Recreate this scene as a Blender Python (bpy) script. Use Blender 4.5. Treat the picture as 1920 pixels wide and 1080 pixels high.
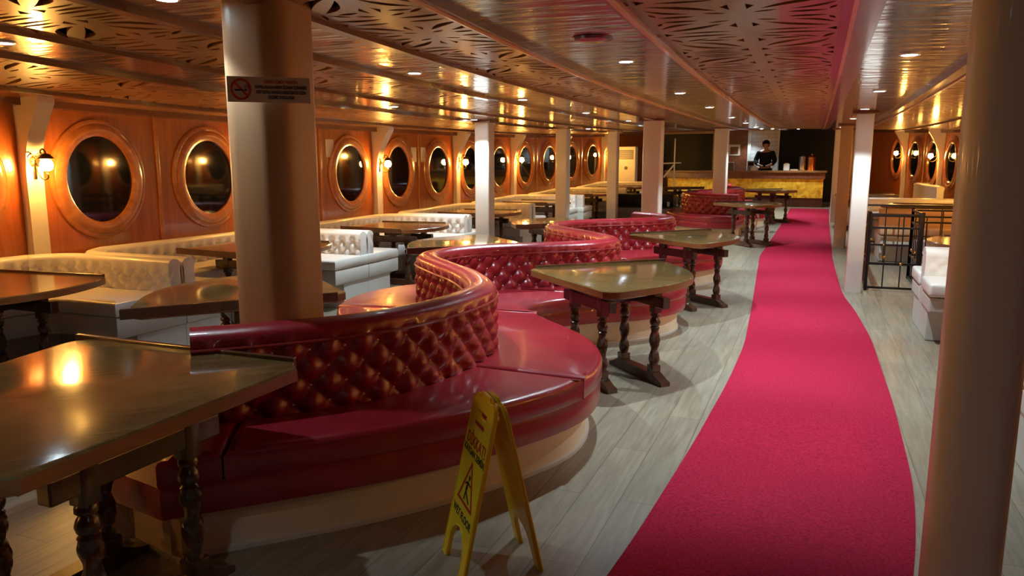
import bpy, bmesh, math, random
from mathutils import Vector, Matrix
random.seed(7)
for o in list(bpy.data.objects): bpy.data.objects.remove(o)
SC = bpy.context.scene
COL = SC.collection
PI = math.pi

# ------------------------------------------------------------------ camera, world, exposure
cam_d = bpy.data.cameras.new('camera'); cam = bpy.data.objects.new('camera', cam_d); COL.objects.link(cam)
cam.location = (0, 0, 1.56)
yaw = math.atan2(570, 1418.8); pit = math.atan2(230, 1400)
cam.rotation_euler = (PI/2 - pit, 0, yaw)
cam_d.sensor_width = 36; cam_d.lens = 36*1400/1920
cam_d.clip_start = .05; cam_d.clip_end = 200
SC.camera = cam
W = bpy.data.worlds.new('night'); SC.world = W; W.use_nodes = True
W.node_tree.nodes['Background'].inputs[0].default_value = (.006, .009, .02, 1)
W.node_tree.nodes['Background'].inputs[1].default_value = 1
SC.view_settings.view_transform = 'Standard'; SC.view_settings.look = 'None'
SC.view_settings.exposure = 0.68; SC.view_settings.gamma = 1; SC.view_settings.use_curve_mapping = False

SPOT_W = 84; SCONCE_S = 245; LED_S = 60
def S(y): return .00135*(y-6)**2                       # the deck's sheer
def CEIL(x, y):                                        # underside of the deckhead
    z = 2.2 + S(y) - .0054*(x+1.9)**2
    if y < 6: z += (.004*(6-y)**2 if y > 1.5 else .081)
    return z
def XL(y): return -6.2 + (.01*(y-13)**2 if y > 13 else 0)   # hull side walls
def XR(y): return 2.75 - (.012*(y-13)**2 if y > 13 else 0)

# ------------------------------------------------------------------ materials
def nt(name):
    m = bpy.data.materials.new(name); m.use_nodes = True
    t = m.node_tree; b = t.nodes['Principled BSDF']
    return m, t, b
def N(t, k, **kw):
    n = t.nodes.new(k)
    for a, v in kw.items():
        if a in n.inputs.keys(): n.inputs[a].default_value = v
        else: setattr(n, a, v)
    return n
def basic(name, col, rough=.5, metal=0, coat=0, emis=None, es=0, spec=.5, noise=0, nscale=8, bump=0, bscale=40):
    m, t, b = nt(name)
    b.inputs['Base Color'].default_value = (*col, 1); b.inputs['Roughness'].default_value = rough
    b.inputs['Metallic'].default_value = metal; b.inputs['Coat Weight'].default_value = coat
    b.inputs['Coat Roughness'].default_value = .08; b.inputs['Specular IOR Level'].default_value = spec
    if emis: b.inputs['Emission Color'].default_value = (*emis, 1); b.inputs['Emission Strength'].default_value = es
    tc = N(t, 'ShaderNodeTexCoord')
    if noise:
        n = N(t, 'ShaderNodeTexNoise', Scale=nscale, Detail=5.0); t.links.new(tc.outputs['Object'], n.inputs['Vector'])
        r = N(t, 'ShaderNodeMix', data_type='RGBA'); r.inputs[6].default_value = (*[c*(1-noise) for c in col], 1)
        r.inputs[7].default_value = (*[min(1, c*(1+noise)) for c in col], 1)
        t.links.new(n.outputs['Fac'], r.inputs[0]); t.links.new(r.outputs[2], b.inputs['Base Color'])
    if bump:
        n = N(t, 'ShaderNodeTexNoise', Scale=bscale, Detail=4.0); t.links.new(tc.outputs['Object'], n.inputs['Vector'])
        bp = N(t, 'ShaderNodeBump', Strength=bump, Distance=.01); t.links.new(n.outputs['Fac'], bp.inputs['Height'])
        t.links.new(bp.outputs[0], b.inputs['Normal'])
    return m
def wood(name, c1, c2, rough=.3, coat=.5, scale=(8, .8, 8), seam=None, seam_axis=1, bump=.15, seamcol=None, wav=0):
    m, t, b = nt(name)
    tc = N(t, 'ShaderNodeTexCoord'); mp = N(t, 'ShaderNodeMapping'); mp.inputs['Scale'].default_value = scale
    t.links.new(tc.outputs['Object'], mp.inputs[0])
    n = N(t, 'ShaderNodeTexNoise', Scale=1.6, Detail=7.0, Distortion=1.2); t.links.new(mp.outputs[0], n.inputs['Vector'])
    r = N(t, 'ShaderNodeValToRGB'); r.color_ramp.elements[0].position = .3; r.color_ramp.elements[1].position = .72
    r.color_ramp.elements[0].color = (*c1, 1); r.color_ramp.elements[1].color = (*c2, 1)
    t.links.new(n.outputs['Fac'], r.inputs[0]); out = r.outputs[0]; hgt = n.outputs['Fac']
    if seam:
        sx = N(t, 'ShaderNodeSeparateXYZ'); t.links.new(tc.outputs['Object'], sx.inputs[0])
        d = N(t, 'ShaderNodeMath', operation='DIVIDE'); t.links.new(sx.outputs[seam_axis], d.inputs[0]); d.inputs[1].default_value = seam
        fr = N(t, 'ShaderNodeMath', operation='FRACT'); t.links.new(d.outputs[0], fr.inputs[0])
        lt = N(t, 'ShaderNodeMath', operation='LESS_THAN'); t.links.new(fr.outputs[0], lt.inputs[0]); lt.inputs[1].default_value = .012/seam
        mx = N(t, 'ShaderNodeMix', data_type='RGBA'); t.links.new(lt.outputs[0], mx.inputs[0]); t.links.new(out, mx.inputs[6])
        mx.inputs[7].default_value = (*[c*.45 for c in c1], 1); out = mx.outputs[2]
    t.links.new(out, b.inputs['Base Color'])
    b.inputs['Roughness'].default_value = rough; b.inputs['Coat Weight'].default_value = coat; b.inputs['Coat Roughness'].default_value = .1
    bp = N(t, 'ShaderNodeBump', Strength=bump, Distance=.004); t.links.new(hgt, bp.inputs['Height'])
    nrm = bp.outputs[0]
    if wav:
        n2 = N(t, 'ShaderNodeTexNoise', Scale=wav, Detail=2.0)
        mp2 = N(t, 'ShaderNodeMapping'); mp2.inputs['Scale'].default_value = (.35, 2.2, 1); t.links.new(tc.outputs['Object'], mp2.inputs[0]); t.links.new(mp2.outputs[0], n2.inputs['Vector'])
        b2 = N(t, 'ShaderNodeBump', Strength=.35, Distance=.02); t.links.new(n2.outputs['Fac'], b2.inputs['Height']); t.links.new(nrm, b2.inputs['Normal']); nrm = b2.outputs[0]
    t.links.new(nrm, b.inputs['Normal']); t.links.new(nrm, b.inputs['Coat Normal'])
    return m
M = {}
M['leather'] = basic('red_leather', (.30, .012, .022), .32, coat=.35, noise=.25, nscale=5, bump=.12, bscale=260)
M['leather_trim'] = basic('red_piping', (.28, .03, .025), .3, coat=.4)
M['white'] = basic('white_leather', (.74, .70, .65), .42, coat=.1, noise=.06, nscale=4, bump=.08, bscale=200)
M['white_base'] = basic('white_paint_base', (.6, .57, .52), .5, noise=.08, nscale=3)
M['plinth'] = basic('cream_plinth', (.74, .62, .46), .45, noise=.12, nscale=4)
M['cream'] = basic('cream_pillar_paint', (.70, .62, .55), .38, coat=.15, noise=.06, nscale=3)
M['shade_brown'] = basic('shaded_pillar_tan', (.46, .28, .16), .4, noise=.06)  # cream pillars' dim shade put into the colour; tray and frame share it
M['pearl'] = basic('pearl_button', (.8, .6, .42), .25, coat=.6)
M['table'] = wood('table_top_wood', (.11, .066, .022), (.20, .135, .05), .15, .7, (1.5, 14, 4), bump=.06)
M['table_dark'] = wood('dark_leg_wood', (.035, .014, .007), (.085, .032, .014), .28, .5, (9, 9, 2))
M['table_edge'] = wood('table_edge_wood', (.15, .055, .015), (.26, .10, .03), .35, .3, (2, 2, 9))
M['ceil'] = wood('lacquered_ceiling_wood', (.12, .034, .022), (.19, .062, .036), .2, .8, (7, .9, 3), seam=2.1, bump=.05, wav=5)
M['fret'] = wood('fretwork_wood', (.26, .105, .035), (.38, .17, .06), .33, .35, (5, 1.2, 3), bump=.08)
M['recess'] = basic('shaded_recess', (.02, .007, .004), .8)  # shade behind the pierced panels put into the backing's colour
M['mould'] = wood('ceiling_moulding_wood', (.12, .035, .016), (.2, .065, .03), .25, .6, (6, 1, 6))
M['mould_lit'] = wood('lit_bead_wood', (.75, .33, .15), (.82, .42, .2), .25, .6, (6, 1, 6))  # moulding wood with the light along the bead put into its colour
M['redframe'] = wood('reddish_frame_wood', (.2, .035, .03), (.27, .05, .04), .3, .5, (6, 1, 6))
M['wall'] = wood('orange_wall_wood', (.30, .065, .009), (.44, .12, .018), .3, .5, (9, 9, .7), bump=.06)
M['frame'] = wood('porthole_frame_wood', (.3, .09, .02), (.46, .16, .04), .25, .7, (4, 4, 4))
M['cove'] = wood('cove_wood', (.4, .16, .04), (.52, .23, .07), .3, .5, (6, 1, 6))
M['glass'] = basic('night_window_glass', (.004, .005, .008), .04, spec=.9)
M['iron'] = basic('bronze_iron', (.10, .065, .025), .35, metal=.8)
M['black_iron'] = basic('black_railing_iron', (.015, .012, .012), .35, metal=.3)
M['brass'] = basic('brass_knob', (.8, .5, .15), .2, metal=1)
M['bulb'] = basic('lit_amber_glass', (1, .7, .3), .3, emis=(1, .50, .10), es=SCONCE_S)
M['led'] = basic('lit_downlight_lens', (.9, .95, 1), .3, emis=(.75, .92, 1), es=LED_S)
M['chrome'] = basic('chrome_ring', (.7, .7, .7), .2, metal=1)
M['yellow'] = basic('yellow_plastic', (.88, .60, .015), .38, coat=.15, noise=.06, nscale=9)
M['red_ink'] = basic('red_print', (.5, .02, .015), .5)
M['black_ink'] = basic('black_print', (.02, .02, .018), .5)
M['paper'] = basic('white_notice_paper', (.62, .52, .42), .5)
M['board'] = basic('notice_board_white', (.60, .50, .40), .45)
M['ac'] = basic('air_conditioner_plastic', (.75, .7, .62), .4)
M['grey'] = basic('dark_grey_slot', (.12, .11, .10), .5)
M['black'] = basic('black_panel', (.006, .006, .008), .3, spec=.15)
M['blackmat'] = basic('black_fabric', (.012, .011, .014), .9, spec=.15)
M['skin'] = basic('skin', (.42, .2, .12), .5)
M['hair'] = basic('black_hair', (.012, .009, .008), .9, spec=.1)
M['gold'] = None
M['steel'] = basic('brushed_steel', (.55, .52, .48), .25, metal=1)
M['copper'] = basic('copper', (.8, .28, .08), .25, metal=1)
M['whitegloss'] = basic('white_lacquer', (.72, .74, .78), .18, coat=.6)
M['greybox'] = basic('grey_counter', (.22, .2, .2), .5)
M['lilac'] = basic('stair_tread', (.36, .28, .3), .6)
M['tile'] = None
def gold():
    m, t, b = nt('gold_leaf_panel'); tc = N(t, 'ShaderNodeTexCoord')
    n = N(t, 'ShaderNodeTexNoise', Scale=5.0, Detail=5.0, Distortion=1.5); t.links.new(tc.outputs['Object'], n.inputs['Vector'])
    r = N(t, 'ShaderNodeValToRGB'); r.color_ramp.elements[0].color = (.55, .26, .012, 1); r.color_ramp.elements[1].color = (.95, .60, .05, 1)
    r.color_ramp.elements[0].position = .35; r.color_ramp.elements[1].position = .65
    t.links.new(n.outputs['Fac'], r.inputs[0]); t.links.new(r.outputs[0], b.inputs['Base Color']); b.inputs['Roughness'].default_value = .4
    b.inputs['Metallic'].default_value = .3
    return m
M['gold'] = gold()
def floor_mat():
    m, t, b = nt('grey_oak_floor'); tc = N(t, 'ShaderNodeTexCoord')
    mp = N(t, 'ShaderNodeMapping'); mp.inputs['Rotation'].default_value = (0, 0, PI/2); t.links.new(tc.outputs['Object'], mp.inputs[0])
    br = N(t, 'ShaderNodeTexBrick', Scale=1.0); br.inputs['Brick Width'].default_value = 1.3; br.inputs['Row Height'].default_value = .19
    br.inputs['Mortar Size'].default_value = .002; br.inputs['Color1'].default_value = (.27, .225, .165, 1); br.inputs['Color2'].default_value = (.33, .275, .20, 1)
    br.inputs['Mortar'].default_value = (.14, .12, .09, 1); t.links.new(mp.outputs[0], br.inputs['Vector'])
    m2 = N(t, 'ShaderNodeMapping'); m2.inputs['Scale'].default_value = (22, 1.6, 1); t.links.new(tc.outputs['Object'], m2.inputs[0])
    n = N(t, 'ShaderNodeTexNoise', Scale=1.5, Detail=8.0, Distortion=.8); t.links.new(m2.outputs[0], n.inputs['Vector'])
    mx = N(t, 'ShaderNodeMix', data_type='RGBA', blend_type='MULTIPLY'); mx.inputs[0].default_value = 1
    r = N(t, 'ShaderNodeValToRGB'); r.color_ramp.elements[0].color = (.68, .66, .62, 1); r.color_ramp.elements[0].position = .3
    r.color_ramp.elements[1].color = (1.0, 1, 1, 1); r.color_ramp.elements[1].position = .7
    t.links.new(n.outputs['Fac'], r.inputs[0]); t.links.new(br.outputs['Color'], mx.inputs[6]); t.links.new(r.outputs[0], mx.inputs[7])
    t.links.new(mx.outputs[2], b.inputs['Base Color']); b.inputs['Roughness'].default_value = .36
    bp = N(t, 'ShaderNodeBump', Strength=.1, Distance=.003); t.links.new(n.outputs['Fac'], bp.inputs['Height']); t.links.new(bp.outputs[0], b.inputs['Normal'])
    return m
M['floor'] = floor_mat()
def carpet_mat():
    m, t, b = nt('red_carpet'); tc = N(t, 'ShaderNodeTexCoord')
    n = N(t, 'ShaderNodeTexNoise', Scale=160.0, Detail=3.0); mp = N(t, 'ShaderNodeMapping'); mp.inputs['Scale'].default_value = (.5, 1.6, 1)
    t.links.new(tc.outputs['Object'], mp.inputs[0]); t.links.new(mp.outputs[0], n.inputs['Vector'])
    r = N(t, 'ShaderNodeValToRGB'); r.color_ramp.elements[0].color = (.22, .006, .022, 1); r.color_ramp.elements[1].color = (.50, .018, .060, 1)
    r.color_ramp.elements[0].position = .33; r.color_ramp.elements[1].position = .67
    t.links.new(n.outputs['Fac'], r.inputs[0]); t.links.new(r.outputs[0], b.inputs['Base Color']); b.inputs['Roughness'].default_value = .95
    b.inputs['Specular IOR Level'].default_value = .1
    bp = N(t, 'ShaderNodeBump', Strength=.5, Distance=.004); t.links.new(n.outputs['Fac'], bp.inputs['Height']); t.links.new(bp.outputs[0], b.inputs['Normal'])
    return m
M['carpet'] = carpet_mat()
def brickwall():
    m, t, b = nt('pale_tiles'); tc = N(t, 'ShaderNodeTexCoord'); mp = N(t, 'ShaderNodeMapping'); mp.inputs['Rotation'].default_value = (PI/2, 0, 0)
    t.links.new(tc.outputs['Object'], mp.inputs[0]); br = N(t, 'ShaderNodeTexBrick', Scale=1.0); t.links.new(mp.outputs[0], br.inputs['Vector'])
    br.inputs['Brick Width'].default_value = .35; br.inputs['Row Height'].default_value = .12; br.inputs['Mortar Size'].default_value = .006
    br.inputs['Color1'].default_value = (.6, .56, .54, 1); br.inputs['Color2'].default_value = (.5, .46, .45, 1); br.inputs['Mortar'].default_value = (.3, .27, .26, 1)
    t.links.new(br.outputs['Color'], b.inputs['Base Color']); b.inputs['Roughness'].default_value = .4
    return m
M['tile'] = brickwall()

# ------------------------------------------------------------------ mesh helpers
def tag(o, label=None, cat=None, group=None, kind=None):
    if label: o['label'] = label
    if cat: o['category'] = cat
    if group: o['group'] = group
    if kind: o['kind'] = kind
    return o
def obj(name, bm, mat, parent=None, smooth=False, sheer=False, loc=None, ang=None):
    if sheer:
        for v in bm.verts: v.co.z += S(v.co.y)
    me = bpy.data.meshes.new(name)
    bmesh.ops.recalc_face_normals(bm, faces=bm.faces[:])
    bm.to_mesh(me); bm.free()
    mats = mat if isinstance(mat, list) else [mat]
    for m in mats: me.materials.append(M[m] if isinstance(m, str) else m)
    o = bpy.data.objects.new(name, me); COL.objects.link(o)
    if parent: o.parent = parent
    if loc: o.location = loc
    if smooth:
        for p in me.polygons: p.use_smooth = True
        try: me.set_sharp_from_angle(angle=math.radians(ang or 40))
        except Exception: pass
    return o
def empty(name, loc, rz=0):
    o = bpy.data.objects.new(name, None); COL.objects.link(o); o.location = loc; o.rotation_euler = (0, 0, rz)
    o.empty_display_size = .1; return o
def nb(): return bmesh.new()
def box(bm, x0, x1, y0, y1, z0, z1, bev=0, mat=0, seg=2, M4=None):
    r = bmesh.ops.create_cube(bm, size=1)
    vs = r['verts']
    for v in vs: v.co = Vector((x0+(v.co.x+.5)*(x1-x0), y0+(v.co.y+.5)*(y1-y0), z0+(v.co.z+.5)*(z1-z0)))
    fs = set(f for v in vs for f in v.link_faces)
    if bev:
        es = list(set(e for v in vs for e in v.link_edges))
        r = bmesh.ops.bevel(bm, geom=es, offset=bev, segments=seg, affect='EDGES', profile=.6)
        vs = list(set(v for f in r['faces'] for v in f.verts) | set(v for v in vs if v.is_valid))
        fs = set(f for v in vs for f in v.link_faces)
    for f in fs: f.material_index = mat
    if M4:
        for v in vs: v.co = M4 @ v.co
    return vs
def lathe(bm, prof, seg=16, c=(0, 0, 0), axis='Z', cap=True, M4=None, mat=0):
    rings = []
    for r, z in prof:
        ring = []
        for i in range(seg):
            a = 2*PI*i/seg
            p = Vector((r*math.cos(a), r*math.sin(a), z))
            if axis == 'X': p = Vector((p.z, p.x, p.y))
            if axis == 'Y': p = Vector((p.x, p.z, p.y))
            p += Vector(c)
            if M4: p = M4 @ p
            ring.append(bm.verts.new(p))
        rings.append(ring)
    for a, b in zip(rings, rings[1:]):
        for i in range(seg):
            f = bm.faces.new((a[i], a[(i+1) % seg], b[(i+1) % seg], b[i])); f.material_index = mat
    if cap:
        for rr in (rings[0], rings[-1]):
            try: bm.faces.new(rr).material_index = mat
            except ValueError: pass
    return rings
def tube(bm, pts, r, seg=8, taper=None):
    pts = [Vector(p) for p in pts]; rings = []
    up = Vector((0, 0, 1))
    for i, p in enumerate(pts):
        d = (pts[min(i+1, len(pts)-1)] - pts[max(i-1, 0)]).normalized()
        s = d.cross(up)
        if s.length < 1e-3: s = d.cross(Vector((1, 0, 0)))
        s.normalize(); u = s.cross(d)
        rr = r if not taper else r*(1+(taper-1)*i/(len(pts)-1))
        rings.append([bm.verts.new(p + s*rr*math.cos(2*PI*k/seg) + u*rr*math.sin(2*PI*k/seg)) for k in range(seg)])
    for a, b in zip(rings, rings[1:]):
        for k in range(seg): bm.faces.new((a[k], a[(k+1) % seg], b[(k+1) % seg], b[k]))
    bm.faces.new(rings[0]); bm.faces.new(rings[-1])
def sph(bm, c, r, seg=12, sz=1, M4=None):
    res = bmesh.ops.create_uvsphere(bm, u_segments=seg, v_segments=max(6, seg//2+2), radius=r)
    for v in res['verts']:
        v.co.z *= sz; v.co += Vector(c)
        if M4: v.co = M4 @ v.co
def catmull(pts, n=8, closed=False):
    out = []; L = len(pts)
    rng = range(L if closed else L-1)
    for i in rng:
        g = lambda k: Vector(pts[k % L]) if closed else Vector(pts[min(max(k, 0), L-1)])
        p0, p1, p2, p3 = g(i-1), g(i), g(i+1), g(i+2)
        for j in range(n):
            t = j/n
            out.append(.5*((2*p1)+(-p0+p2)*t+(2*p0-5*p1+4*p2-p3)*t*t+(-p0+3*p1-3*p2+p3)*t**3))
    if not closed: out.append(Vector(pts[-1]))
    return out
def resample(pts, step):
    L = [0]
    for a, b in zip(pts, pts[1:]): L.append(L[-1]+(b-a).length)
    n = max(2, int(L[-1]/step)); out = []; k = 0
    for i in range(n+1):
        s = L[-1]*i/n
        while k < len(L)-2 and L[k+1] < s: k += 1
        t = (s-L[k])/max(1e-9, L[k+1]-L[k]); out.append(pts[k].lerp(pts[k+1], min(1, t)))
    return out, L[-1]
def offset_poly(poly, d, closed=True):
    n = len(poly); out = []
    for i in range(n):
        a = poly[(i-1) % n] if closed else poly[max(i-1, 0)]; b = poly[(i+1) % n] if closed else poly[min(i+1, n-1)]
        t = (b-a)
        if t.length < 1e-9: t = Vector((1, 0))
        t.normalize(); out.append(poly[i] + Vector((-t.y, t.x))*d)
    return out
def area(poly): return .5*sum(poly[i].x*poly[(i+1) % len(poly)].y-poly[(i+1) % len(poly)].x*poly[i].y for i in range(len(poly)))
def slab(bm, poly, levels, mat=0, capb=True):
    """poly: list of 2D vectors; levels: (inset, z) from the bottom up; top and bottom are filled"""
    poly = [Vector((p[0], p[1])) for p in poly]
    if area(poly) < 0: poly = poly[::-1]
    rings = []
    for ins, z in levels:
        pp = offset_poly(poly, ins) if ins else poly
        rings.append([bm.verts.new((p.x, p.y, z)) for p in pp])
    n = len(poly)
    for a, b in zip(rings, rings[1:]):
        for i in range(n): bm.faces.new((a[i], a[(i+1) % n], b[(i+1) % n], b[i])).material_index = mat
    fs = [bm.faces.new(rings[-1])]
    if capb: fs.append(bm.faces.new(rings[0][::-1]))
    for f in fs: f.material_index = mat
    bmesh.ops.triangulate(bm, faces=fs)
def copy_tree(o, parent=None):
    c = o.copy(); COL.objects.link(c); c.parent = parent
    for ch in o.children: copy_tree(ch, c)
    return c

# ------------------------------------------------------------------ quilted back ribbon
def tuft(s, z, a, b, z0):
    u = s/a + (z-z0)/b; v = s/a - (z-z0)/b
    return (abs(math.sin(PI*u))**.55)*(abs(math.sin(PI*v))**.55)
def back_ribbon(path, step, z0, z1, th, a, b, depth, two=True, seam=0):
    """upholstered back along a 2D path; returns bm and the button places"""
    P2, L = resample(path, step); n = len(P2); bm = nb(); rows = []
    zt = z1 - .09
    zs = [z0+(zt-z0)*i/max(1, int((zt-z0)/.016)) for i in range(int((zt-z0)/.016)+1)]
    buttons = []
    for i, p in enumerate(P2):
        t = (P2[min(i+1, n-1)]-P2[max(i-1, 0)]).normalized(); nr = Vector((t.y, -t.x))   # right-hand side
        s = L*i/(n-1); row = []
        e = min(1, min(s, L-s)/.05)
        sm = 1
        if seam:
            q = (s % seam); q = min(q, seam-q); sm = min(1, .25+q/.03)
        for z in zs:
            k = min(1, (zt-z)/.02+.25)
            d = th*(1 if two else 1) + (depth*(tuft(s, z, a, b, z0)*1.0-.55))*e*sm*k
            row.append((p+nr*d, z))
        for q in (25, 55, 90, 125, 155):
            aa = math.radians(q); row.append((p+nr*(th+.018)*math.cos(aa), zt+.018+(z1-zt-.018)*math.sin(aa)))
        for z in reversed(zs):
            k = min(1, (zt-z)/.02+.25)
            d = (th + (depth*(tuft(s, z, a, b, z0)-.55))*e*sm*k) if two else th
            row.append((p-nr*d, z))
        rows.append([bm.verts.new((q.x, q.y, z)) for q, z in row])
    for r0, r1 in zip(rows, rows[1:]):
        for j in range(len(r0)-1): bm.faces.new((r0[j], r0[j+1], r1[j+1], r1[j]))
    for r in (rows[0], rows[-1]):
        f = bm.faces.new(r); bmesh.ops.triangulate(bm, faces=[f])
    # buttons sit on the crossings of the creases
    k = 0
    for i in range(int(L/a*2)+2):
        s = i*a/2
        for j in range(0, 12):
            z = z0 + j*b/2
            if (i+j) % 2 or z < z0+.03 or z > zt-.02 or s < .06 or s > L-.06: continue
            f = s/L*(n-1); ii = min(int(f), n-2); p = P2[ii].lerp(P2[ii+1], f-ii); t = (P2[ii+1]-P2[ii]).normalized(); nr = Vector((t.y, -t.x))
            buttons.append((p+nr*(th-depth*.55+.004), z, nr, 1))
            if two: buttons.append((p-nr*(th-depth*.55+.004), z, -nr, -1))
    return bm, buttons

# ------------------------------------------------------------------ the setting
def strip(name, x0, x1, zoff, mat, y0=-6.0, y1=24.6, th=.02, xf0=None, xf1=None, kind='structure', dz=None):
    """long panel following the deckhead; x0/x1 may be functions of y"""
    bm = nb(); rows = []
    ny = int((y1-y0)/.5)+1
    nx = 1 if (not callable(x0) and not callable(x1) and abs(x1-x0) < .3) else 4
    for i in range(ny+1):
        y = y0+(y1-y0)*i/ny; a = x0(y) if callable(x0) else x0; b = x1(y) if callable(x1) else x1
        row = []
        for k in range(nx+1):
            x = a+(b-a)*k/nx; z = CEIL(x, y)+zoff + (dz*(k/nx) if dz else 0)
            row.append((bm.verts.new((x, y, z)), bm.verts.new((x, y, z+th))))
        rows.append(row)
    for r0, r1 in zip(rows, rows[1:]):
        for k in range(len(r0)-1):
            bm.faces.new((r0[k][0], r1[k][0], r1[k+1][0], r0[k+1][0])); bm.faces.new((r0[k][1], r0[k+1][1], r1[k+1][1], r1[k][1]))
        for k in (0, -1): bm.faces.new((r0[k][0], r0[k][1], r1[k][1], r1[k][0]))
    for r in (rows[0], rows[-1]):
        for k in range(len(r)-1): bm.faces.new((r[k][0], r[k+1][0], r[k+1][1], r[k][1]))
    return tag(obj(name, bm, mat), kind=kind)
# floor
bm = nb(); rows = []
for i in range(64):
    y = -6+i*.5; rows.append([bm.verts.new((x, y, S(y) if y > 0 else S(0))) for x in (-7.5, -3, 0, 4)])
for r0, r1 in zip(rows, rows[1:]):
    for k in range(3): bm.faces.new((r0[k], r0[k+1], r1[k+1], r1[k]))
tag(obj('floor', bm, 'floor'), kind='structure')
# deckhead and its bands
strip('ceiling', -6.9, 3.4, .13, 'recess', th=.05)
TR = [0]
def trim(x0, x1, zoff, mat, th=.02, **k):
    TR[0] += 1; return strip('trim_%d' % TR[0], x0, x1, zoff, mat, th=th, **k)
for a, b in ((-4.5, -3.82), (-2.9, -2.24), (-1.55, -.80), (.10, .80), (1.72, 2.35)): trim(a, b, 0, 'ceil', th=.03)
for x in (-4.5, -3.82, -2.9, -2.24, -1.55, -.80):
    trim(x-.035, x+.035, -.03, 'mould', th=.05)
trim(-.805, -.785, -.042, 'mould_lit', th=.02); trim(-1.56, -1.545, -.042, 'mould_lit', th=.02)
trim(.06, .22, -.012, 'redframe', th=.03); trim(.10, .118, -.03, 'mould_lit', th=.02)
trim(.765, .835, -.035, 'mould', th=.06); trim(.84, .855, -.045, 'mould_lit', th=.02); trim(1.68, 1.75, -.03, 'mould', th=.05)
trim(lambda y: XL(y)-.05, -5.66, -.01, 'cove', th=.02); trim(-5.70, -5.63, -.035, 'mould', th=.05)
trim(lambda y: XL(y)-.02, lambda y: XL(y)+.10, -.07, 'mould', th=.06)
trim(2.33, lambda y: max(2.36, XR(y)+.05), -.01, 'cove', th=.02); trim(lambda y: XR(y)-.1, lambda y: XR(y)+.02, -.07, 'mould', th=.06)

# fretwork module: a plate pierced by leaves and scrolls, as a filled 2D curve
def leaf(p0, p1, b0, b1, n=7):
    p0 = Vector(p0); p1 = Vector(p1); d = p1-p0; nn = Vector((-d.y, d.x)).normalized(); out = []
    for i in range(n+1): t = i/n; out.append(p0+d*t+nn*b0*math.sin(PI*t)**.9)
    for i in range(1, n): t = 1-i/n; out.append(p0+d*t+nn*b1*math.sin(PI*t)**.9)
    return out
T3 = lambda *p: [Vector(q) for q in p]
QUAD = [leaf((.06, .030), (.35, .030), .020, -.010), leaf((.10, .078), (.35, .082), .018, -.012), T3((.035, .075), (.085, .105), (.035, .15)), T3((.397, .03), (.397, .12), (.362, .075)),
        leaf((.09, .17), (.375, .37), -.018, -.072), leaf((.12, .128), (.30, .140), .006, -.016), leaf((.335, .125), (.392, .205), .018, -.004, 5), leaf((.06, .205), (.30, .40), .052, .006),
        T3((.035, .36), (.075, .405), (.035, .46)), leaf((.10, .435), (.255, .445), .018, -.014), leaf((.34, .415), (.392, .52), .016, -.014, 5), leaf((.32, .44), (.20, .50), .014, -.016, 5),
        leaf((.05, .525), (.17, .495), .016, -.010, 5), leaf((.06, .58), (.38, .56), .034, -.004), T3((.397, .60), (.397, .68), (.352, .64)), leaf((.07, .665), (.325, .66), .024, -.008),
        leaf((.375, .725), (.09, .865), .042, -.004), leaf((.388, .79), (.21, .895), -.040, -.006), T3((.035, .76), (.07, .80), (.035, .86)), leaf((.055, .925), (.155, .895), .014, -.012, 5),
        leaf((.19, .955), (.355, .95), .018, -.018), leaf((.385, .87), (.36, .93), .010, -.012, 4)]
def fret_module(hw=.43, L=1.0):
    # one quadrant, pierced, then mirrored four ways
    bm = nb(); ed = []
    def loop(pts):
        vs = [bm.verts.new((p[0], p[1], 0)) for p in pts]
        return [bm.edges.new((a, b)) for a, b in zip(vs, vs[1:]+vs[:1])]
    n = 14
    ed += loop([(0, L*k/n) for k in range(n)] + [(hw*k/5, L) for k in range(5)] + [(hw, L-L*k/n) for k in range(n)] + [(hw-hw*k/5, 0) for k in range(5)])
    for lf in QUAD: ed += loop([(p.x, p.y) for p in lf])
    bmesh.ops.triangle_fill(bm, use_beauty=True, edges=ed)
    if abs(sum(f.calc_area() for f in bm.faces)) < .2: print('FRET AREA', sum(f.calc_area() for f in bm.faces))
    bnd = [e for e in bm.edges if len(e.link_faces) == 1 and not (abs(e.verts[0].co.x) < 1e-6 and abs(e.verts[1].co.x) < 1e-6) and not (min(abs(e.verts[0].co.y), abs(e.verts[0].co.y-L)) < 1e-6 and min(abs(e.verts[1].co.y), abs(e.verts[1].co.y-L)) < 1e-6 and abs(e.verts[0].co.y-e.verts[1].co.y) < 1e-6)]
    r = bmesh.ops.extrude_edge_only(bm, edges=bnd)
    for v in [g for g in r['geom'] if isinstance(g, bmesh.types.BMVert)]: v.co.z += .022
    bmesh.ops.mirror(bm, geom=bm.verts[:]+bm.edges[:]+bm.faces[:], axis='X', merge_dist=1e-5)
    bmesh.ops.mirror(bm, geom=bm.verts[:]+bm.edges[:]+bm.faces[:], axis='Y', merge_dist=1e-5)
    me = bpy.data.meshes.new('fretwork'); bm.to_mesh(me); bm.free(); return me
FM = fret_module()
for (a, b) in ((-.785, .085), (-2.225, -1.565), (-3.80, -2.92), (-5.68, -4.52), (.83, 1.70)):
    bm = nb(); cx = (a+b)/2; sx = (b-a)/.86
    for k in range(16):
        y0 = -5.4+2*k
        m2 = nb(); m2.from_mesh(FM)
        vm = [bm.verts.new((cx+v.co.x*sx, y0+v.co.y, 0)) for v in m2.verts]
        for v, w in zip(m2.verts, vm): w.co.z = CEIL(w.co.x, w.co.y)-.004+v.co.z
        m2.verts.index_update()
        for f in m2.faces:
            try: bm.faces.new([vm[v.index] for v in f.verts])
            except ValueError: pass
        m2.free()
    TR[0] += 1
    tag(obj('trim_%d' % TR[0], bm, 'fret'), kind='structure')

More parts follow.
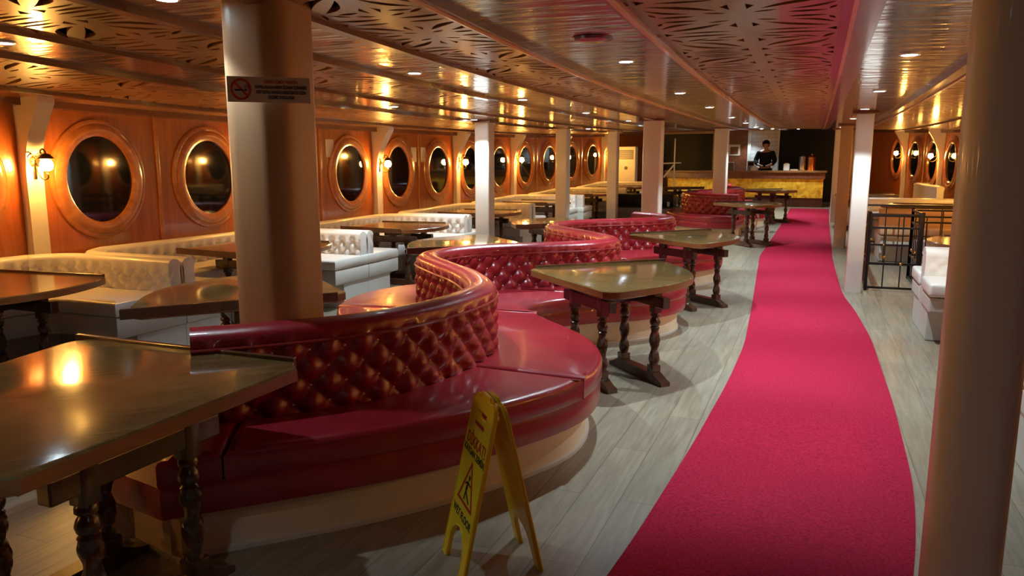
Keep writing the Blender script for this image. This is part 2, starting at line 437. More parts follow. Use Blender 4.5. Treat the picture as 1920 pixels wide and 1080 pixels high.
# side walls with ribs, portholes and sconces
def wall(name, X, sgn):
    bm = nb(); rows = []
    for i in range(64):
        y = -6+i*.5; x = X(y); rows.append([bm.verts.new((x, y, S(y)-.02)), bm.verts.new((x, y, CEIL(x, y)+.08)), bm.verts.new((x-sgn*.1, y, CEIL(x, y)+.08)), bm.verts.new((x-sgn*.1, y, S(y)-.02))])
    for r0, r1 in zip(rows, rows[1:]):
        for k in range(4): bm.faces.new((r0[k], r0[(k+1) % 4], r1[(k+1) % 4], r1[k]))
    return tag(obj(name, bm, 'wall'), kind='structure')
wall('wall_left', XL, 1); wall('wall_right', XR, -1)
RIB = [-1.02+2.72*k for k in range(9)]
def oval(rx, rz, n=40): return [(rx*math.cos(2*PI*i/n), rz*math.sin(2*PI*i/n)) for i in range(n)]
def porthole(k, x, y, z, rz, face):
    r = empty('window_%d' % k, (x, y, z), rz); tag(r, kind='structure')
    bm = nb(); rings = []
    for (e, d) in ((0, .005), (0, .030), (.02, .040), (.06, .048), (.10, .040), (.115, .028), (.12, .03), (.15, .022), (.155, .004)):
        rings.append([bm.verts.new((face*d, q[0]*(1+0), q[1])) for q in oval(.35+e, .395+e)])
    for a, b in zip(rings, rings[1:]):
        for i in range(40): bm.faces.new((a[i], a[(i+1) % 40], b[(i+1) % 40], b[i]))
    obj('window_frame', bm, 'frame', r, smooth=True)
    bm = nb(); v = [bm.verts.new((face*.010, *q)) for q in oval(.352, .397)]; v2 = [bm.verts.new((face*.004, *q)) for q in oval(.352, .397)]
    bm.faces.new(v); bm.faces.new(v2[::-1])
    for i in range(40): bm.faces.new((v[i], v[(i+1) % 40], v2[(i+1) % 40], v2[i]))
    obj('window_pane', bm, 'glass', r)
    return r
k = 1
for ry in RIB:
    for dy in (.68, 2.04):
        y = ry+dy
        if y > 21.6 or y < 2: continue
        sl = math.atan((XL(y+.1)-XL(y-.1))/.2)
        porthole(k, XL(y), y, 1.43+S(y), -sl, 1); k += 1
        if y > 9: porthole(k, XR(y), y, 1.43+S(y), sl*1.2, -1); k += 1
def rib(x, y, sgn, label):
    # cream frame rib with a knee that sweeps out under the deckhead
    bm = nb(); zc = CEIL(x, y)-S(y)
    pr = [(.08, 0), (.08, .5), (.08, 1.0), (.08, zc-.62), (.10, zc-.45), (.15, zc-.30), (.24, zc-.14), (.30, zc-.04), (.30, zc+.02)]
    rows = [[bm.verts.new((sgn*q[0], q[1], p[1])) for q in ((-.01, -.075), (p[0], -.075), (p[0], .075), (-.01, .075))] for p in pr]
    for a, b in zip(rows, rows[1:]):
        for k in range(4): bm.faces.new((a[k], a[(k+1) % 4], b[(k+1) % 4], b[k]))
    bm.faces.new(rows[0]); bm.faces.new(rows[-1])
    return obj('trim_%d' % (TR[0]+1), bm, 'cream', None, loc=(x, y, S(y)))
def make_sconce():
    r = empty('wall_sconce', (0, 0, 0))
    bm = nb(); lathe(bm, [(.0, -.002), (.055, 0), (.06, .008), (.045, .016), (.02, .022)], 16, axis='X'); box(bm, 0, .012, -.014, .014, -.16, .12, .004); obj('backplate', bm, 'iron', r, smooth=True)
    bm = nb(); pts = [(.02, 0, 0), (.06, 0, -.05), (.11, 0, -.06), (.15, 0, -.01), (.15, 0, .06), (.12, 0, .09), (.09, 0, .075), (.095, 0, .05)]
    tube(bm, [p for p in [Vector(q) for q in catmull([Vector(p) for p in pts], 6)]], .008, 8)
    pts = [(.02, 0, -.03), (.05, 0, -.12), (.10, 0, -.16), (.15, 0, -.15), (.16, 0, -.12), (.14, 0, -.11)]
    tube(bm, catmull([Vector(p) for p in pts], 6), .006, 8)
    for sgn in (1, -1):
        pts = [(.03, 0, .02), (.04, sgn*.05, .05), (.04, sgn*.08, .02), (.035, sgn*.06, -.02), (.03, sgn*.035, -.01)]
        tube(bm, catmull([Vector(p) for p in pts], 6), .006, 8)
    obj('scroll_arm', bm, 'iron', r, smooth=True)
    bm = nb(); lathe(bm, [(.012, .075), (.03, .07), (.05, .05), (.065, .03), (.06, .03), (.045, .048), (.01, .06)], 16, c=(.15, 0, -.02)); obj('shade_cap', bm, 'iron', r, smooth=True)
    bm = nb(); lathe(bm, [(.012, .03), (.035, .022), (.048, -.005), (.05, -.03), (.04, -.055), (.02, -.068), (.006, -.07)], 18, c=(.15, 0, -.02)); obj('glass_shade', bm, 'bulb', r, smooth=True)
    return r
SCP = make_sconce(); first = True
NUMW = ['zero', 'one', 'two', 'three', 'four', 'five', 'six', 'seven', 'eight']
LW = ['added unseen behind the camera', 'beyond the left edge', 'left of the first whole porthole', 'hidden behind the broad notice pillar', 'first right of the broad notice pillar', 'second right of the broad notice pillar', 'third right of the broad notice pillar', 'fourth right of the broad notice pillar', 'farthest, before the air conditioner']  # first one is unseen, added to warm the foreground
RW = ['added unseen behind the camera', 'beside the camera', 'hidden by the nearest cream pillar', 'second behind the near pillar', 'third behind the near pillar', 'at the nearest pillar edge', 'right one of those in view', 'middle one of those in view', 'left one of those in view']
for i, y in enumerate(RIB):
    for side in (-1, 1):
        if side > 0 and y < 4: continue
        x = (XL(y) if side < 0 else XR(y)); TR[0] += 1
        TR[0] -= 1; rb = rib(x, y, -side, ''); TR[0] += 1; tag(rb, kind='structure')
        s = SCP if first else copy_tree(SCP); first = False
        s.location = (x-side*.08, y, 1.60+S(y)); s.rotation_euler = (0, 0, 0 if side < 0 else PI)
        w = 'lit amber scroll sconce on the %s wall, %s' % (('left', LW[i]) if side < 0 else ('right', RW[i]))
        tag(s, w, 'wall lamp', 'amber scroll sconces on the wall ribs')
# half-round seams between panels on the walls
for i, y in enumerate(RIB):
    for side in (-1, 1):
        yy = y+1.36; x = XL(yy) if side < 0 else XR(yy)
        if side == 1 and y < 8 or yy > 21.6: continue
        bm = nb(); box(bm, -.006 if side < 0 else -.016, .016 if side < 0 else .006, -.02, .02, .6, 2.08, .004)
        TR[0] += 1; tag(obj('trim_%d' % TR[0], bm, 'frame', loc=(x, yy, S(yy))), kind='structure')

bm = nb(); box(bm, -6.6, 3.2, -6.1, -6.0, -.2, 2.7); tag(obj('wall_rear', bm, 'wall'), kind='structure')
# far end wall in its pieces
YB = 24.6; SB = S(YB)
def wpiece(name, x0, x1, z0, z1, mat, y=YB, th=.1):
    bm = nb(); box(bm, x0, x1, 0, th, z0, z1); return tag(obj(name, bm, mat, loc=(0, y, SB)), kind='structure')
wpiece('wall_far', -6.6, 3.2, -.1, 2.4, 'wall', y=YB+.1)
wpiece('wall_back', -3.0, -1.95, 0, 2.35, 'mould', th=.09)
wpiece('wall_back', -1.95, -1.12, 0, 2.35, 'tile', th=.085)
bm = nb(); box(bm, -2.0, -1.9, -.06, 0, 0, 2.3, .01); box(bm, -1.13, -1.07, -.06, 0, 0, 2.3, .01); TR[0] += 1; tag(obj('trim_%d' % TR[0], bm, 'white_base', loc=(0, YB, SB)), kind='structure')
wpiece('wall_back', -1.07, .62, 0, 2.35, 'black', th=.08)

# pillars
def pillar(x, y, w, d, mat, label, bev=.045, cap=True, group=None):
    r = empty('pillar', (x, y, S(y))); h = CEIL(x, y)-S(y)-.0
    pl = [Vector((sx*(w/2-bev)+bev*math.cos(a), sy*(d/2-bev)+bev*math.sin(a))) for sx, sy, a0 in ((1, 1, 0), (-1, 1, PI/2), (-1, -1, PI), (1, -1, PI*1.5)) for a in [a0+PI/2*k/6 for k in range(7)]]
    bm = nb(); slab(bm, pl, [(0, 0), (0, h+.03)]); obj('shaft', bm, mat, r, smooth=True)
    if cap:
        bm = nb(); box(bm, -w/2-.05, w/2+.05, -d/2-.05, d/2+.05, h-.035, h+.01, .01); obj('collar', bm, 'mould', r)
    return tag(r, label, 'pillar', group)
pillar(-2.30, 2.81, .345, .32, 'shade_brown', 'broad shaded cream pillar rising out of the nearest red sofa, with the no smoking notice', .11, cap=False)
pillar(.47, 2.42, .20, .20, 'cream', 'nearest cream pillar, at the right edge beside the red carpet', .07, cap=False)
pillar(-2.27, 11.32, .27, .27, 'cream', 'cream pillar rising behind the curl of the long red sofa', .03)
pillar(-1.88, 16.6, .28, .25, 'cream', 'cream pillar standing in front of the gold bar front', .03)
pillar(-4.42, 9.95, .22, .22, 'cream', 'brightly lit white pillar between the left tables, nearest of the left row', .02)
pillar(-4.30, 13.2, .22, .22, 'cream', 'middle cream pillar of the row among the white benches', .02)
pillar(-4.20, 16.5, .22, .22, 'cream', 'farthest cream pillar of the row among the white benches', .02)
pillar(.51, 10.0, .19, .19, 'cream', 'brightly lit white pillar at the carpet edge next to the black railing', .02)
pillar(.47, 14.6, .2, .2, 'shade_brown', 'shaded pillar directly behind the bright one beside the carpet', .03)
pillar(.47, 19.3, .2, .2, 'cream', 'farthest pillar on the right edge of the carpet near the bar', .03)

# downlights
DL = [(-1.15, .2), (.45, .2), (-2.6, 2.54), (-2.66, 4.78), (-2.7, 7.0), (-2.7, 9.2), (-2.7, 11.5), (-2.7, 13.8), (-1.14, 4.75), (-1.16, 6.89), (-1.15, 8.81), (-1.15, 11.2), (-1.15, 13.5), (-1.2, 16.5), (-1.29, 19.6), (-1.05, 19.9),
      (.45, 4.86), (.45, 7.04), (.47, 9.40), (.45, 11.8), (.45, 17.0), (-4.15, 2.9), (-4.15, 7.0), (-4.40, 9.55), (-4.15, 14.3), (-.5, 22.0), (-3.2, 21.5), (-1.9, 24.1)]  # last one added, unseen, to brighten the pale wall behind the bar
DP = None
for i, (x, y) in enumerate(DL):
    if DP is None:
        r = empty('ceiling_downlight', (0, 0, 0)); DP = r
        bm = nb(); lathe(bm, [(.040, -.002), (.044, -.008), (.054, -.006), (.056, .004), (.040, .004)], 20, cap=False); obj('rim', bm, 'whitegloss', r, smooth=True)
        bm = nb(); lathe(bm, [(.041, 0), (.03, -.005), (.01, -.008)], 20); obj('lens', bm, 'led', r, smooth=True)
    else: r = copy_tree(DP)
    low = .0 if not (-5.68 < x < -4.52) else -.013
    r.location = (x, y, CEIL(x, y)+low-.001)
    L = bpy.data.lights.new('spot', 'SPOT'); L.energy = SPOT_W*(.03 if (y < 3 and x < -2) else .24 if y < 3 else .35 if y > 23 else 1); L.color = (.72, .92, 1.0); L.spot_size = math.radians(100); L.spot_blend = .5; L.shadow_soft_size = .022
    lo = bpy.data.objects.new('beam', L); COL.objects.link(lo); lo.parent = r; lo.location = (0, 0, -.02)
    row = {-5: 'outer left', -4: 'outer left', -3: 'left', -2: 'left', -1: 'middle', 0: 'right'}.get(int(round(x)) if x < 0 else 0, 'middle')
    tag(r, 'small white recessed downlight in the %s plain band of the glossy ceiling' % row, 'ceiling light', 'downlights in the %s ceiling band' % row)
bm = nb(); lathe(bm, [(.0001, -.02), (.05, -.02), (.10, -.012), (.11, .0)], 28); 
tag(obj('ceiling_speaker', bm, 'ceil', smooth=True, loc=(-1.13, 3.95, CEIL(-1.13, 3.95))), 'round brown disc cover in the glossy ceiling between the first downlights', 'speaker')

# ------------------------------------------------------------------ red carpet
cl = [(-.74, 1.2), (-.68, 2.2), (-.62, 2.8), (-.55, 4.1), (-.50, 5.5), (-.49, 6.7), (-.56, 8.4), (-.66, 10.5), (-.78, 13.0), (-.72, 16), (-.66, 18.5), (-.60, 22.4)]
cr = [(.28, 1.2), (.33, 2.0), (.36, 2.55), (.46, 3.1), (.54, 3.9), (.57, 5.3), (.56, 7.4), (.48, 8.8), (.40, 9.6), (.37, 10.8), (.34, 13), (.36, 16), (.36, 18.5), (.40, 22.6)]
def lerp_at(pts, y):
    for a, b in zip(pts, pts[1:]):
        if y <= b[1]: t = (y-a[1])/(b[1]-a[1]); return a[0]+(b[0]-a[0])*t
    return pts[-1][0]
sl = [Vector(p) for p in catmull([Vector(p) for p in cl], 8)]; sr = catmull([Vector(p) for p in cr], 8)
bm = nb(); rows = []
def smooth_at(pts, y): return sum(lerp_at(pts, y+d) for d in (-.3, -.15, 0, .15, .3))/5
for i in range(140):
    y = 1.2+i*(21.2/139); xa = smooth_at(cl, y); xb = smooth_at(cr, y)
    rows.append([bm.verts.new((xa+(xb-xa)*k/8, y, S(y)+(.012 if 0 < k < 8 else .005))) for k in range(9)])
for r0, r1 in zip(rows, rows[1:]):
    for k in range(8): bm.faces.new((r0[k], r0[k+1], r1[k+1], r1[k]))
tag(obj('runner_carpet', bm, 'carpet', smooth=True), 'long red runner carpet winding down the aisle to the bar', 'carpet')

# ------------------------------------------------------------------ serpentine red sofas
CUT = .0
def sofa(name, C, R, Lf, seams_r, seams_l, lstart, label, hires):
    r = empty(name, (C[0][0], C[0][1], S(C[0][1]))); tag(r, label, 'sofa')
    n = 8; Cs = catmull([Vector(p) for p in C], n); Rs = catmull([Vector(p) for p in R], n)
    Ls = catmull([Vector(p) for p in Lf], n)
    base = Vector(r.location)
    def fin(nm, bm, mat, par=r, smooth=True, ang=None):
        for v in bm.verts: v.co.z += S(v.co.y); v.co -= base
        return obj(nm, bm, mat, par, smooth=smooth, ang=ang)
    bm, bt = back_ribbon(Cs, .014 if hires else .022, .40, .86, .085, .16, .165, .05, True, 1.28)
    bk = fin('backrest', bm, 'leather', ang=80)
    # piping along both upper edges of the back
    for sg in (1, -1):
        bm = nb(); pp, _ = resample(Cs, .06); op = offset_poly(pp, sg*.103, closed=False)
        tube(bm, [(p.x, p.y, .775) for p in op], .007, 6); fin('piping', bm, 'leather_trim', bk)
    # buttons: nearest hundred one by one, the rest as one
    bt.sort(key=lambda q: q[0].length)
    me = None; rest = nb()
    vis = [q for q in bt if q[0].length < 14]
    for i, (p, z, nr, sd) in enumerate(vis):
        if i < 99 and hires:
            if me is None:
                b2 = nb(); sph(b2, (0, 0, 0), .0085, 10, .7); o = obj('button', b2, 'pearl', bk, smooth=True); me = o
            else:
                o = me.copy(); COL.objects.link(o)
            o.location = Vector((p.x, p.y, z+S(p.y)))-base
        else:
            sph(rest, (p.x, p.y, z), .0085, 6, .7)
    if len(rest.verts): tag(fin('button', rest, 'pearl', bk), kind='stuff')
    else: rest.free()
    # cushions
    def cushions(side, edge, cen, seams, i0):
        ks = [i0]+seams+[len(cen)-1]
        for a, b in zip(ks, ks[1:]):
            cc = cen[a:b+1]; ee = edge[a-i0:b+1-i0]
            cc = offset_poly(cc, -.06*side, closed=False)
            poly = ee + cc[::-1]
            # remove near-duplicates
            pl = [poly[0]]
            for q in poly[1:]:
                if (q-pl[-1]).length > .02: pl.append(q)
            if (pl[-1]-pl[0]).length < .02: pl.pop()
            if area(pl) < 0: pl = pl[::-1]
            bm = nb(); slab(bm, pl, [(.012, .335), (.004, .35), (.004, .425), (.012, .442), (.03, .45), (.05, .452)])
            fin('seat_cushion', bm, 'leather', smooth=True, ang=50)
    cushions(1, Rs, Cs, seams_r, 0)
    cushions(-1, Ls[lstart*n:], Cs, seams_l, lstart*n)
    outl = Rs + Ls[::-1]
    pl = [outl[0]]
    for q in outl[1:]:
        if (q-pl[-1]).length > .03: pl.append(q)
    if area(pl) < 0: pl = pl[::-1]
    bm = nb(); slab(bm, pl, [(.04, .20), (.018, .205), (.012, .23), (.012, .31), (.02, .333)]); fin('seat_rail', bm, 'leather', ang=50)
    bm = nb(); slab(bm, pl, [(.09, .0), (.09, .2)]); fin('plinth', bm, 'plinth')
    bm = nb(); slab(bm, pl, [(.075, .0), (.075, .018), (.085, .02)]); fin('plinth_strip', bm, 'white_base')
    return r
per = 3.15
Cb = [(-1.85, 4.10), (-2.15, 4.55), (-2.55, 4.95), (-2.88, 5.33), (-2.93, 5.72), (-2.75, 6.1), (-2.3, 6.5), (-1.93, 6.85)]
Rb = [(-1.10, 4.18), (-1.36, 4.68), (-1.76, 5.10), (-2.02, 5.42), (-2.0, 5.76), (-1.74, 6.1), (-1.35, 6.42), (-1.10, 6.86)]
Lb = [(-2.55, 4.25), (-2.95, 4.38), (-3.32, 4.68), (-3.60, 5.2), (-3.63, 5.78), (-3.38, 6.35), (-2.98, 6.8), (-2.68, 7.1)]
def rep(base, k, x=0): return [(p[0]+x, p[1]+k) for p in base]
C1 = [(-2.44, 2.38), (-2.22, 2.60), (-1.99, 2.90), (-1.85, 3.24), (-1.79, 3.68)] + Cb + rep(Cb, per) + [(-1.84, 10.36), (-2.08, 10.68), (-2.42, 10.85)]
R1 = [(-2.22, 1.95), (-1.93, 2.25), (-1.60, 2.62), (-1.28, 3.1), (-1.06, 3.65)] + Rb + rep(Rb, per) + [(-1.10, 10.45), (-1.30, 10.85), (-1.7, 11.05)]
L1 = [(-2.68, 2.03), (-2.40, 2.62), (-2.14, 2.97), (-2.0, 3.3), (-1.97, 3.8)] + Lb + rep(Lb, per) + [(-2.55, 10.35), (-2.6, 10.5), (-2.65, 10.65)]
sofa('serpentine_sofa', C1, R1, L1, [5, 32, 60, 84, 108, 132], [60, 84, 108, 132], 5, 'long button-tufted red leather sofa that snakes down beside the aisle', True)
C2 = [(-1.4, 15.75), (-1.85, 15.85), (-2.3, 16.05), (-2.55, 16.45), (-2.55, 16.85), (-2.3, 17.2), (-1.85, 17.55), (-1.6, 17.95), (-1.65, 18.4), (-2.0, 18.8), (-2.25, 19.2), (-2.0, 19.7)]
R2 = [(-1.3, 16.1), (-1.7, 16.2), (-1.98, 16.33), (-2.15, 16.6), (-2.1, 16.9), (-1.8, 17.15), (-1.3, 17.4), (-.98, 17.8), (-.98, 18.3), (-1.3, 18.8), (-1.6, 19.2), (-1.4, 19.8)]
L2 = [(-1.38, 15.25), (-2.0, 15.2), (-2.55, 15.5), (-2.9, 16.1), (-2.95, 16.8), (-2.8, 17.3), (-2.5, 17.75), (-2.25, 18.1), (-2.3, 18.5), (-2.6, 18.9), (-2.8, 19.3), (-2.5, 20.0)]
sofa('serpentine_sofa', C2, R2, L2, [24, 56], [40], 0, 'second shorter button-tufted red leather sofa, in front of the bar', False)

# ------------------------------------------------------------------ tables
def turned_leg(bm, x, y, h0, h1):
    box(bm, x-.032, x+.032, y-.032, y+.032, h1-.20, h1, .004)
    pr = [(.030, h1-.20), (.036, h1-.21), (.036, h1-.225), (.024, h1-.235), (.034, h1-.25), (.040, h1-.27), (.034, h1-.29), (.026, h1-.30), (.036, h1-.31)]
    z = h1-.32; 
    lathe(bm, pr, 14, c=(x, y, 0))
    # barley-twist lower shaft
    seg = 14; rows = []; zb = h0+.055; n = 44
    for i in range(n+1):
        t = i/n; zz = (h1-.31)+(zb-(h1-.31))*t; fade = min(1, min(t, 1-t)*8)
        rows.append([bm.verts.new((x+(.032+.008*fade*math.cos(2*(2*PI*k/seg)+t*13))*math.cos(2*PI*k/seg), y+(.032+.008*fade*math.cos(2*(2*PI*k/seg)+t*13))*math.sin(2*PI*k/seg), zz)) for k in range(seg)])
    for a, b in zip(rows, rows[1:]):
        for k in range(seg): bm.faces.new((a[k], a[(k+1) % seg], b[(k+1) % seg], b[k]))
    box(bm, x-.036, x+.036, y-.036, y+.036, h0, h0+.06, .006)
def trestle(root, pts, H, dirv):
    """two trestles; pts: ((legA,legB),(legC,legD)) in local coords, feet run along dirv"""
    for pa, pb in pts:
        a = Vector(pa); b = Vector(pb); mid = (a+b)/2; ang = math.atan2(dirv[1], dirv[0]); hl = (a-b).length/2
        M4 = Matrix.Translation((mid.x, mid.y, 0)) @ Matrix.Rotation(ang, 4, 'Z')
        bm = nb(); L = hl+.15
        pr = [(-L, 0), (L, 0), (L, .03), (L-.05, .045), (L-.11, .075), (-L+.11, .075), (-L+.05, .045), (-L, .03)]
        f0 = [bm.verts.new(M4 @ Vector((p[0], -.038, p[1]))) for p in pr]; f1 = [bm.verts.new(M4 @ Vector((p[0], .038, p[1]))) for p in pr]; n = len(pr)
        bm.faces.new(f0); bm.faces.new(f1[::-1])
        for i in range(n): bm.faces.new((f0[i], f0[(i+1) % n], f1[(i+1) % n], f1[i]))
        bmesh.ops.triangulate(bm, faces=[f for f in bm.faces if len(f.verts) > 4])
        obj('foot', bm, 'table_dark', root)
        for q in (a, b):
            bm = nb(); turned_leg(bm, 0, 0, 0, H-.045-.07); o = obj('leg', bm, 'table_dark', root, smooth=True, ang=35)
            o.location = (q.x, q.y, .07); o.rotation_euler = (0, 0, ang)
        bm = nb(); box(bm, -hl-.13, hl+.13, -.03, .03, H-.20, H-.12, .006, M4=M4); box(bm, -hl-.05, hl+.05, -.04, .04, H-.075, H-.04, .004, M4=M4); obj('cross_beam', bm, 'table_dark', root)
    a = (Vector(pts[0][0])+Vector(pts[0][1]))/2; b = (Vector(pts[1][0])+Vector(pts[1][1]))/2; d = (b-a); ang = math.atan2(d.y, d.x); m = (a+b)/2
    bm = nb(); box(bm, -d.length/2, d.length/2, -.018, .018, H-.19, H-.13, .004, M4=Matrix.Translation((m.x, m.y, 0)) @ Matrix.Rotation(ang, 4, 'Z')); obj('stretcher', bm, 'table_dark', root)
def rot2(p, a): return (p[0]*math.cos(a)-p[1]*math.sin(a), p[0]*math.sin(a)+p[1]*math.cos(a))
def edge_mats(bm):
    bm.normal_update()
    for f in bm.faces:
        if abs(f.normal.z) < .5: f.material_index = 1
def pick_table(H=.76, mirror=False):
    """sector shaped table: apex at the origin, axis +x, straight sides with raised lips, bowed outer edge"""
    r = empty('saloon_table', (0, 0, 0)); s = 1.2; c45 = math.radians(44)
    e1 = Vector((math.cos(c45), -math.sin(c45))); e2 = Vector((math.cos(c45), math.sin(c45)))
    A = e1*s; B = e2*s
    pts = [Vector((.015, .05)), Vector((.015, -.05))] + [A*.98]
    arc = catmull([A+Vector((-.06, .0)), A+Vector((.03, .02)), A+Vector((.12, .14)), Vector((1.16, -.38)), Vector((1.25, 0)), Vector((1.16, .38)), B+Vector((.12, -.14)), B+Vector((.03, -.02)), B+Vector((-.06, 0))], 5)
    pts = pts[:2] + arc
    bm = nb(); slab(bm, pts, [(.012, H-.058), (.0, H-.052), (.0, H-.008), (.006, H-.001), (.012, H)])
    edge_mats(bm); obj('table_top', bm, ['table', 'table_edge'], r, smooth=True, ang=30)
    for e in ((e1,) if mirror else (e2,)):
        ang = math.atan2(e.y, e.x); sd = 1 if e.y > 0 else -1
        bm = nb(); box(bm, .02, s+.03, -.004, .018, H-.045, H+.014, .003, M4=Matrix.Translation((.0, sd*.045, 0)) @ Matrix.Rotation(ang, 4, 'Z') @ Matrix.Scale(sd, 4, (0, 1, 0)))
        obj('edge_lip', bm, 'table_dark', r)
    q = (lambda a, b: tuple(e2*a+e1*b)) if mirror else (lambda a, b: tuple(e1*a+e2*b))
    trestle(r, ((q(.84, .15), q(.44, .15)), (q(.84, .58), q(.44, .58))), H, tuple(e2 if mirror else e1))
    return r
PT = pick_table(); used = [False]; PT2 = pick_table(mirror=True); used2 = [False]
def place(proto, used, x, y, rz, label, cat, group=None):
    o = proto if not used[0] else copy_tree(proto); used[0] = True
    o.location = (x, y, S(y)); o.rotation_euler = (0, 0, rz); tag(o, label, cat, group); return o
SG = 'sector topped dark wood tables around the red sofas'
place(PT2, used2, -1.86, 2.36, math.radians(225), 'nearest dark wood table, its scratched top filling the lower left corner', 'table', SG)
place(PT, used, -2.03, 5.46, math.radians(0), 'dark wood table with gold reflections in the first aisle bay of the red sofa', 'table', SG)
place(PT, used, -1.98, 8.58, math.radians(4), 'dark wood table in the second aisle bay of the red sofa', 'table', SG)
place(PT, used, -2.72, 3.92, math.radians(186), 'amber lit table just behind the notice pillar, on the bench side of the red sofa', 'table', SG)
place(PT, used, -2.72, 7.15, math.radians(180), 'gleaming golden table in the second bench-side bay of the red sofa', 'table', SG)
place(PT, used, -2.72, 10.0, math.radians(180), 'gleaming golden table in the farthest bench-side bay of the red sofa', 'table', SG)
place(PT, used, -1.78, 14.75, math.radians(-4), 'dark legged table with a pale gleaming top before the second red sofa', 'table', SG)
place(PT, used, -1.62, 18.9, math.radians(0), 'pale gleaming table between the second red sofa and the bar', 'table', SG)
place(PT, used, -2.6, 19.7, math.radians(180), 'pale topped table on the bench side of the second red sofa', 'table', SG)
def booth_table(H=.76):
    r = empty('booth_table', (0, 0, 0))
    pts = [Vector((-.6, -.50)), Vector((.3, -.60))]
    pts = [Vector((-.6, .50)), Vector((-.6, -.50))] + catmull([Vector((.3, -.60)), Vector((.42, -.57)), Vector((.55, -.3)), Vector((.60, 0)), Vector((.55, .3)), Vector((.42, .57)), Vector((.3, .60))], 5)
    bm = nb(); slab(bm, pts, [(.012, H-.05), (0, H-.045), (0, H-.006), (.008, H)]); edge_mats(bm); obj('table_top', bm, ['table_warm', 'table_edge'], r, smooth=True, ang=30)
    for sd in (1, -1):
        bm = nb(); ang = math.atan2(.10*sd, .9)
        box(bm, 0, .96, -.01, .012, H-.04, H+.014, .003, M4=Matrix.Translation((-.6, sd*.505, 0)) @ Matrix.Rotation(ang, 4, 'Z')); obj('edge_lip', bm, 'table_dark', r)
    trestle(r, (((-.25, -.22), (.22, -.22)), ((-.25, .22), (.22, .22))), H, (1, 0))
    return r
M['table_warm'] = wood('booth_table_wood', (.13, .055, .016), (.24, .11, .03), .18, .7, (2, 12, 4), bump=.07)
BT = booth_table(); ub = [False]
BG = 'brown wood tables in the white booths'
PEN = [4.57+2.72*k for k in range(-1, 7)]
names = ['leftmost, with only its right end in view', 'behind the corner of the white tufted back', 'right of the notice pillar', 'between the lit pillar and the wall', 'beside the middle pillar of the left row', 'near the air conditioner', 'last before the far wall']
for i, (a, b) in enumerate(zip(PEN, PEN[1:])):
    yc = (a+b)/2+.03
    place(BT, ub, -5.08+(XL(yc)+6.2), yc, 0, 'brown wood booth table on the left side, %s' % names[i], 'table', BG)

# ------------------------------------------------------------------ white booths, port side
def u_booth(y0, y1, label, xw, xe):
    r = empty('booth_bench', (xw, (y0+y1)/2, S((y0+y1)/2))); base = Vector(r.location); tag(r, label, 'bench', 'white U shaped booth benches along the left wall')
    def fin(nm, bm, mat, ang=50):
        for v in bm.verts: v.co.z += S(v.co.y); v.co -= base
        return obj(nm, bm, mat, r, smooth=True, ang=ang)
    th = .055; xb = xw+.12; rr = .38; t2 = .074
    ctl = [(xe, y0+t2), (xe-.5, y0+t2), (xb+rr, y0+t2)]
    for q in (20, 45, 70): a = math.radians(q); ctl.append((xb+rr-rr*math.sin(a), y0+t2+rr-rr*math.cos(a)))
    ctl += [(xb, y0+t2+rr), (xb, (y0+y1)/2), (xb, y1-t2-rr)]
    for q in (70, 45, 20): a = math.radians(q); ctl.append((xb+rr-rr*math.sin(a), y1-t2-rr+rr*math.cos(a)))
    ctl += [(xb+rr, y1-t2), (xe-.5, y1-t2), (xe, y1-t2)]
    P = catmull([Vector(p) for p in ctl], 8)
    bm, _ = back_ribbon(P, .018 if y0 < 9 else .035, .50, .82, th, .14, .14, .055, False)
    # which side is the inside: path runs so that the right-hand side faces the table
    fin('backrest', bm, 'white', 80)
    D = .66
    seat = [Vector((xe+.02, y0+.002)), Vector((xe+.02, y0+D))]
    inner = [(xb+.62+.25, y0+D)] + [(xb+.62+.25-.25*math.sin(math.radians(q)), y0+D+.25-.25*math.cos(math.radians(q))) for q in (30, 60)] + [(xb+.62, y0+D+.25), (xb+.62, y1-D-.25)] + [(xb+.62+.25-.25*math.sin(math.radians(q)), y1-D-.25+.25*math.cos(math.radians(q))) for q in (60, 30)] + [(xb+.87, y1-D)]
    seat += [Vector(p) for p in inner] + [Vector((xe+.02, y1-D)), Vector((xe+.02, y1-.002)), Vector((xw+.03, y1-.002)), Vector((xw+.03, y0+.002))]
    def dens(poly):
        out = []
        for a, b in zip(poly, poly[1:]+poly[:1]):
            k = max(1, int((b-a).length/.25)); out += [a.lerp(b, j/k) for j in range(k)]
        return out
    sp = dens(seat)
    bm = nb(); slab(bm, sp, [(.012, .445), (.0, .455), (.0, .53), (.012, .548), (.04, .552)]); fin('seat_cushion', bm, 'white')
    bm = nb(); slab(bm, sp, [(.012, .28), (.006, .29), (.006, .43), (.014, .44)]); fin('seat_rail', bm, 'white_base')
    E = .18
    bp = [Vector((xe+.0, y0+.002)), Vector((xe+.0, y0+D-E)), Vector((xb+.5, y0+D-E)), Vector((xb+.42, y0+D)), Vector((xb+.42, y1-D)), Vector((xb+.5, y1-D+E)), Vector((xe, y1-D+E)), Vector((xe, y1-.002)), Vector((xw+.03, y1-.002)), Vector((xw+.03, y0+.002))]
    bm = nb(); slab(bm, dens(bp), [(0, 0), (0, .445)]); fin('plinth', bm, 'white_base')
    return r
ul = ['leftmost, cut by the left edge', 'first whole one, around the table behind the pillar', 'just right of the notice pillar', 'behind the first bright pillar', 'between the first and middle pillars', 'around the middle pillar', 'last one near the air conditioner']
for i, (a, b) in enumerate(zip(PEN, PEN[1:])):
    sh = XL((a+b)/2)+6.2
    u_booth(a, b, 'white tufted U shaped booth bench, %s' % ul[i], -6.2+sh+.02, -4.72+sh)

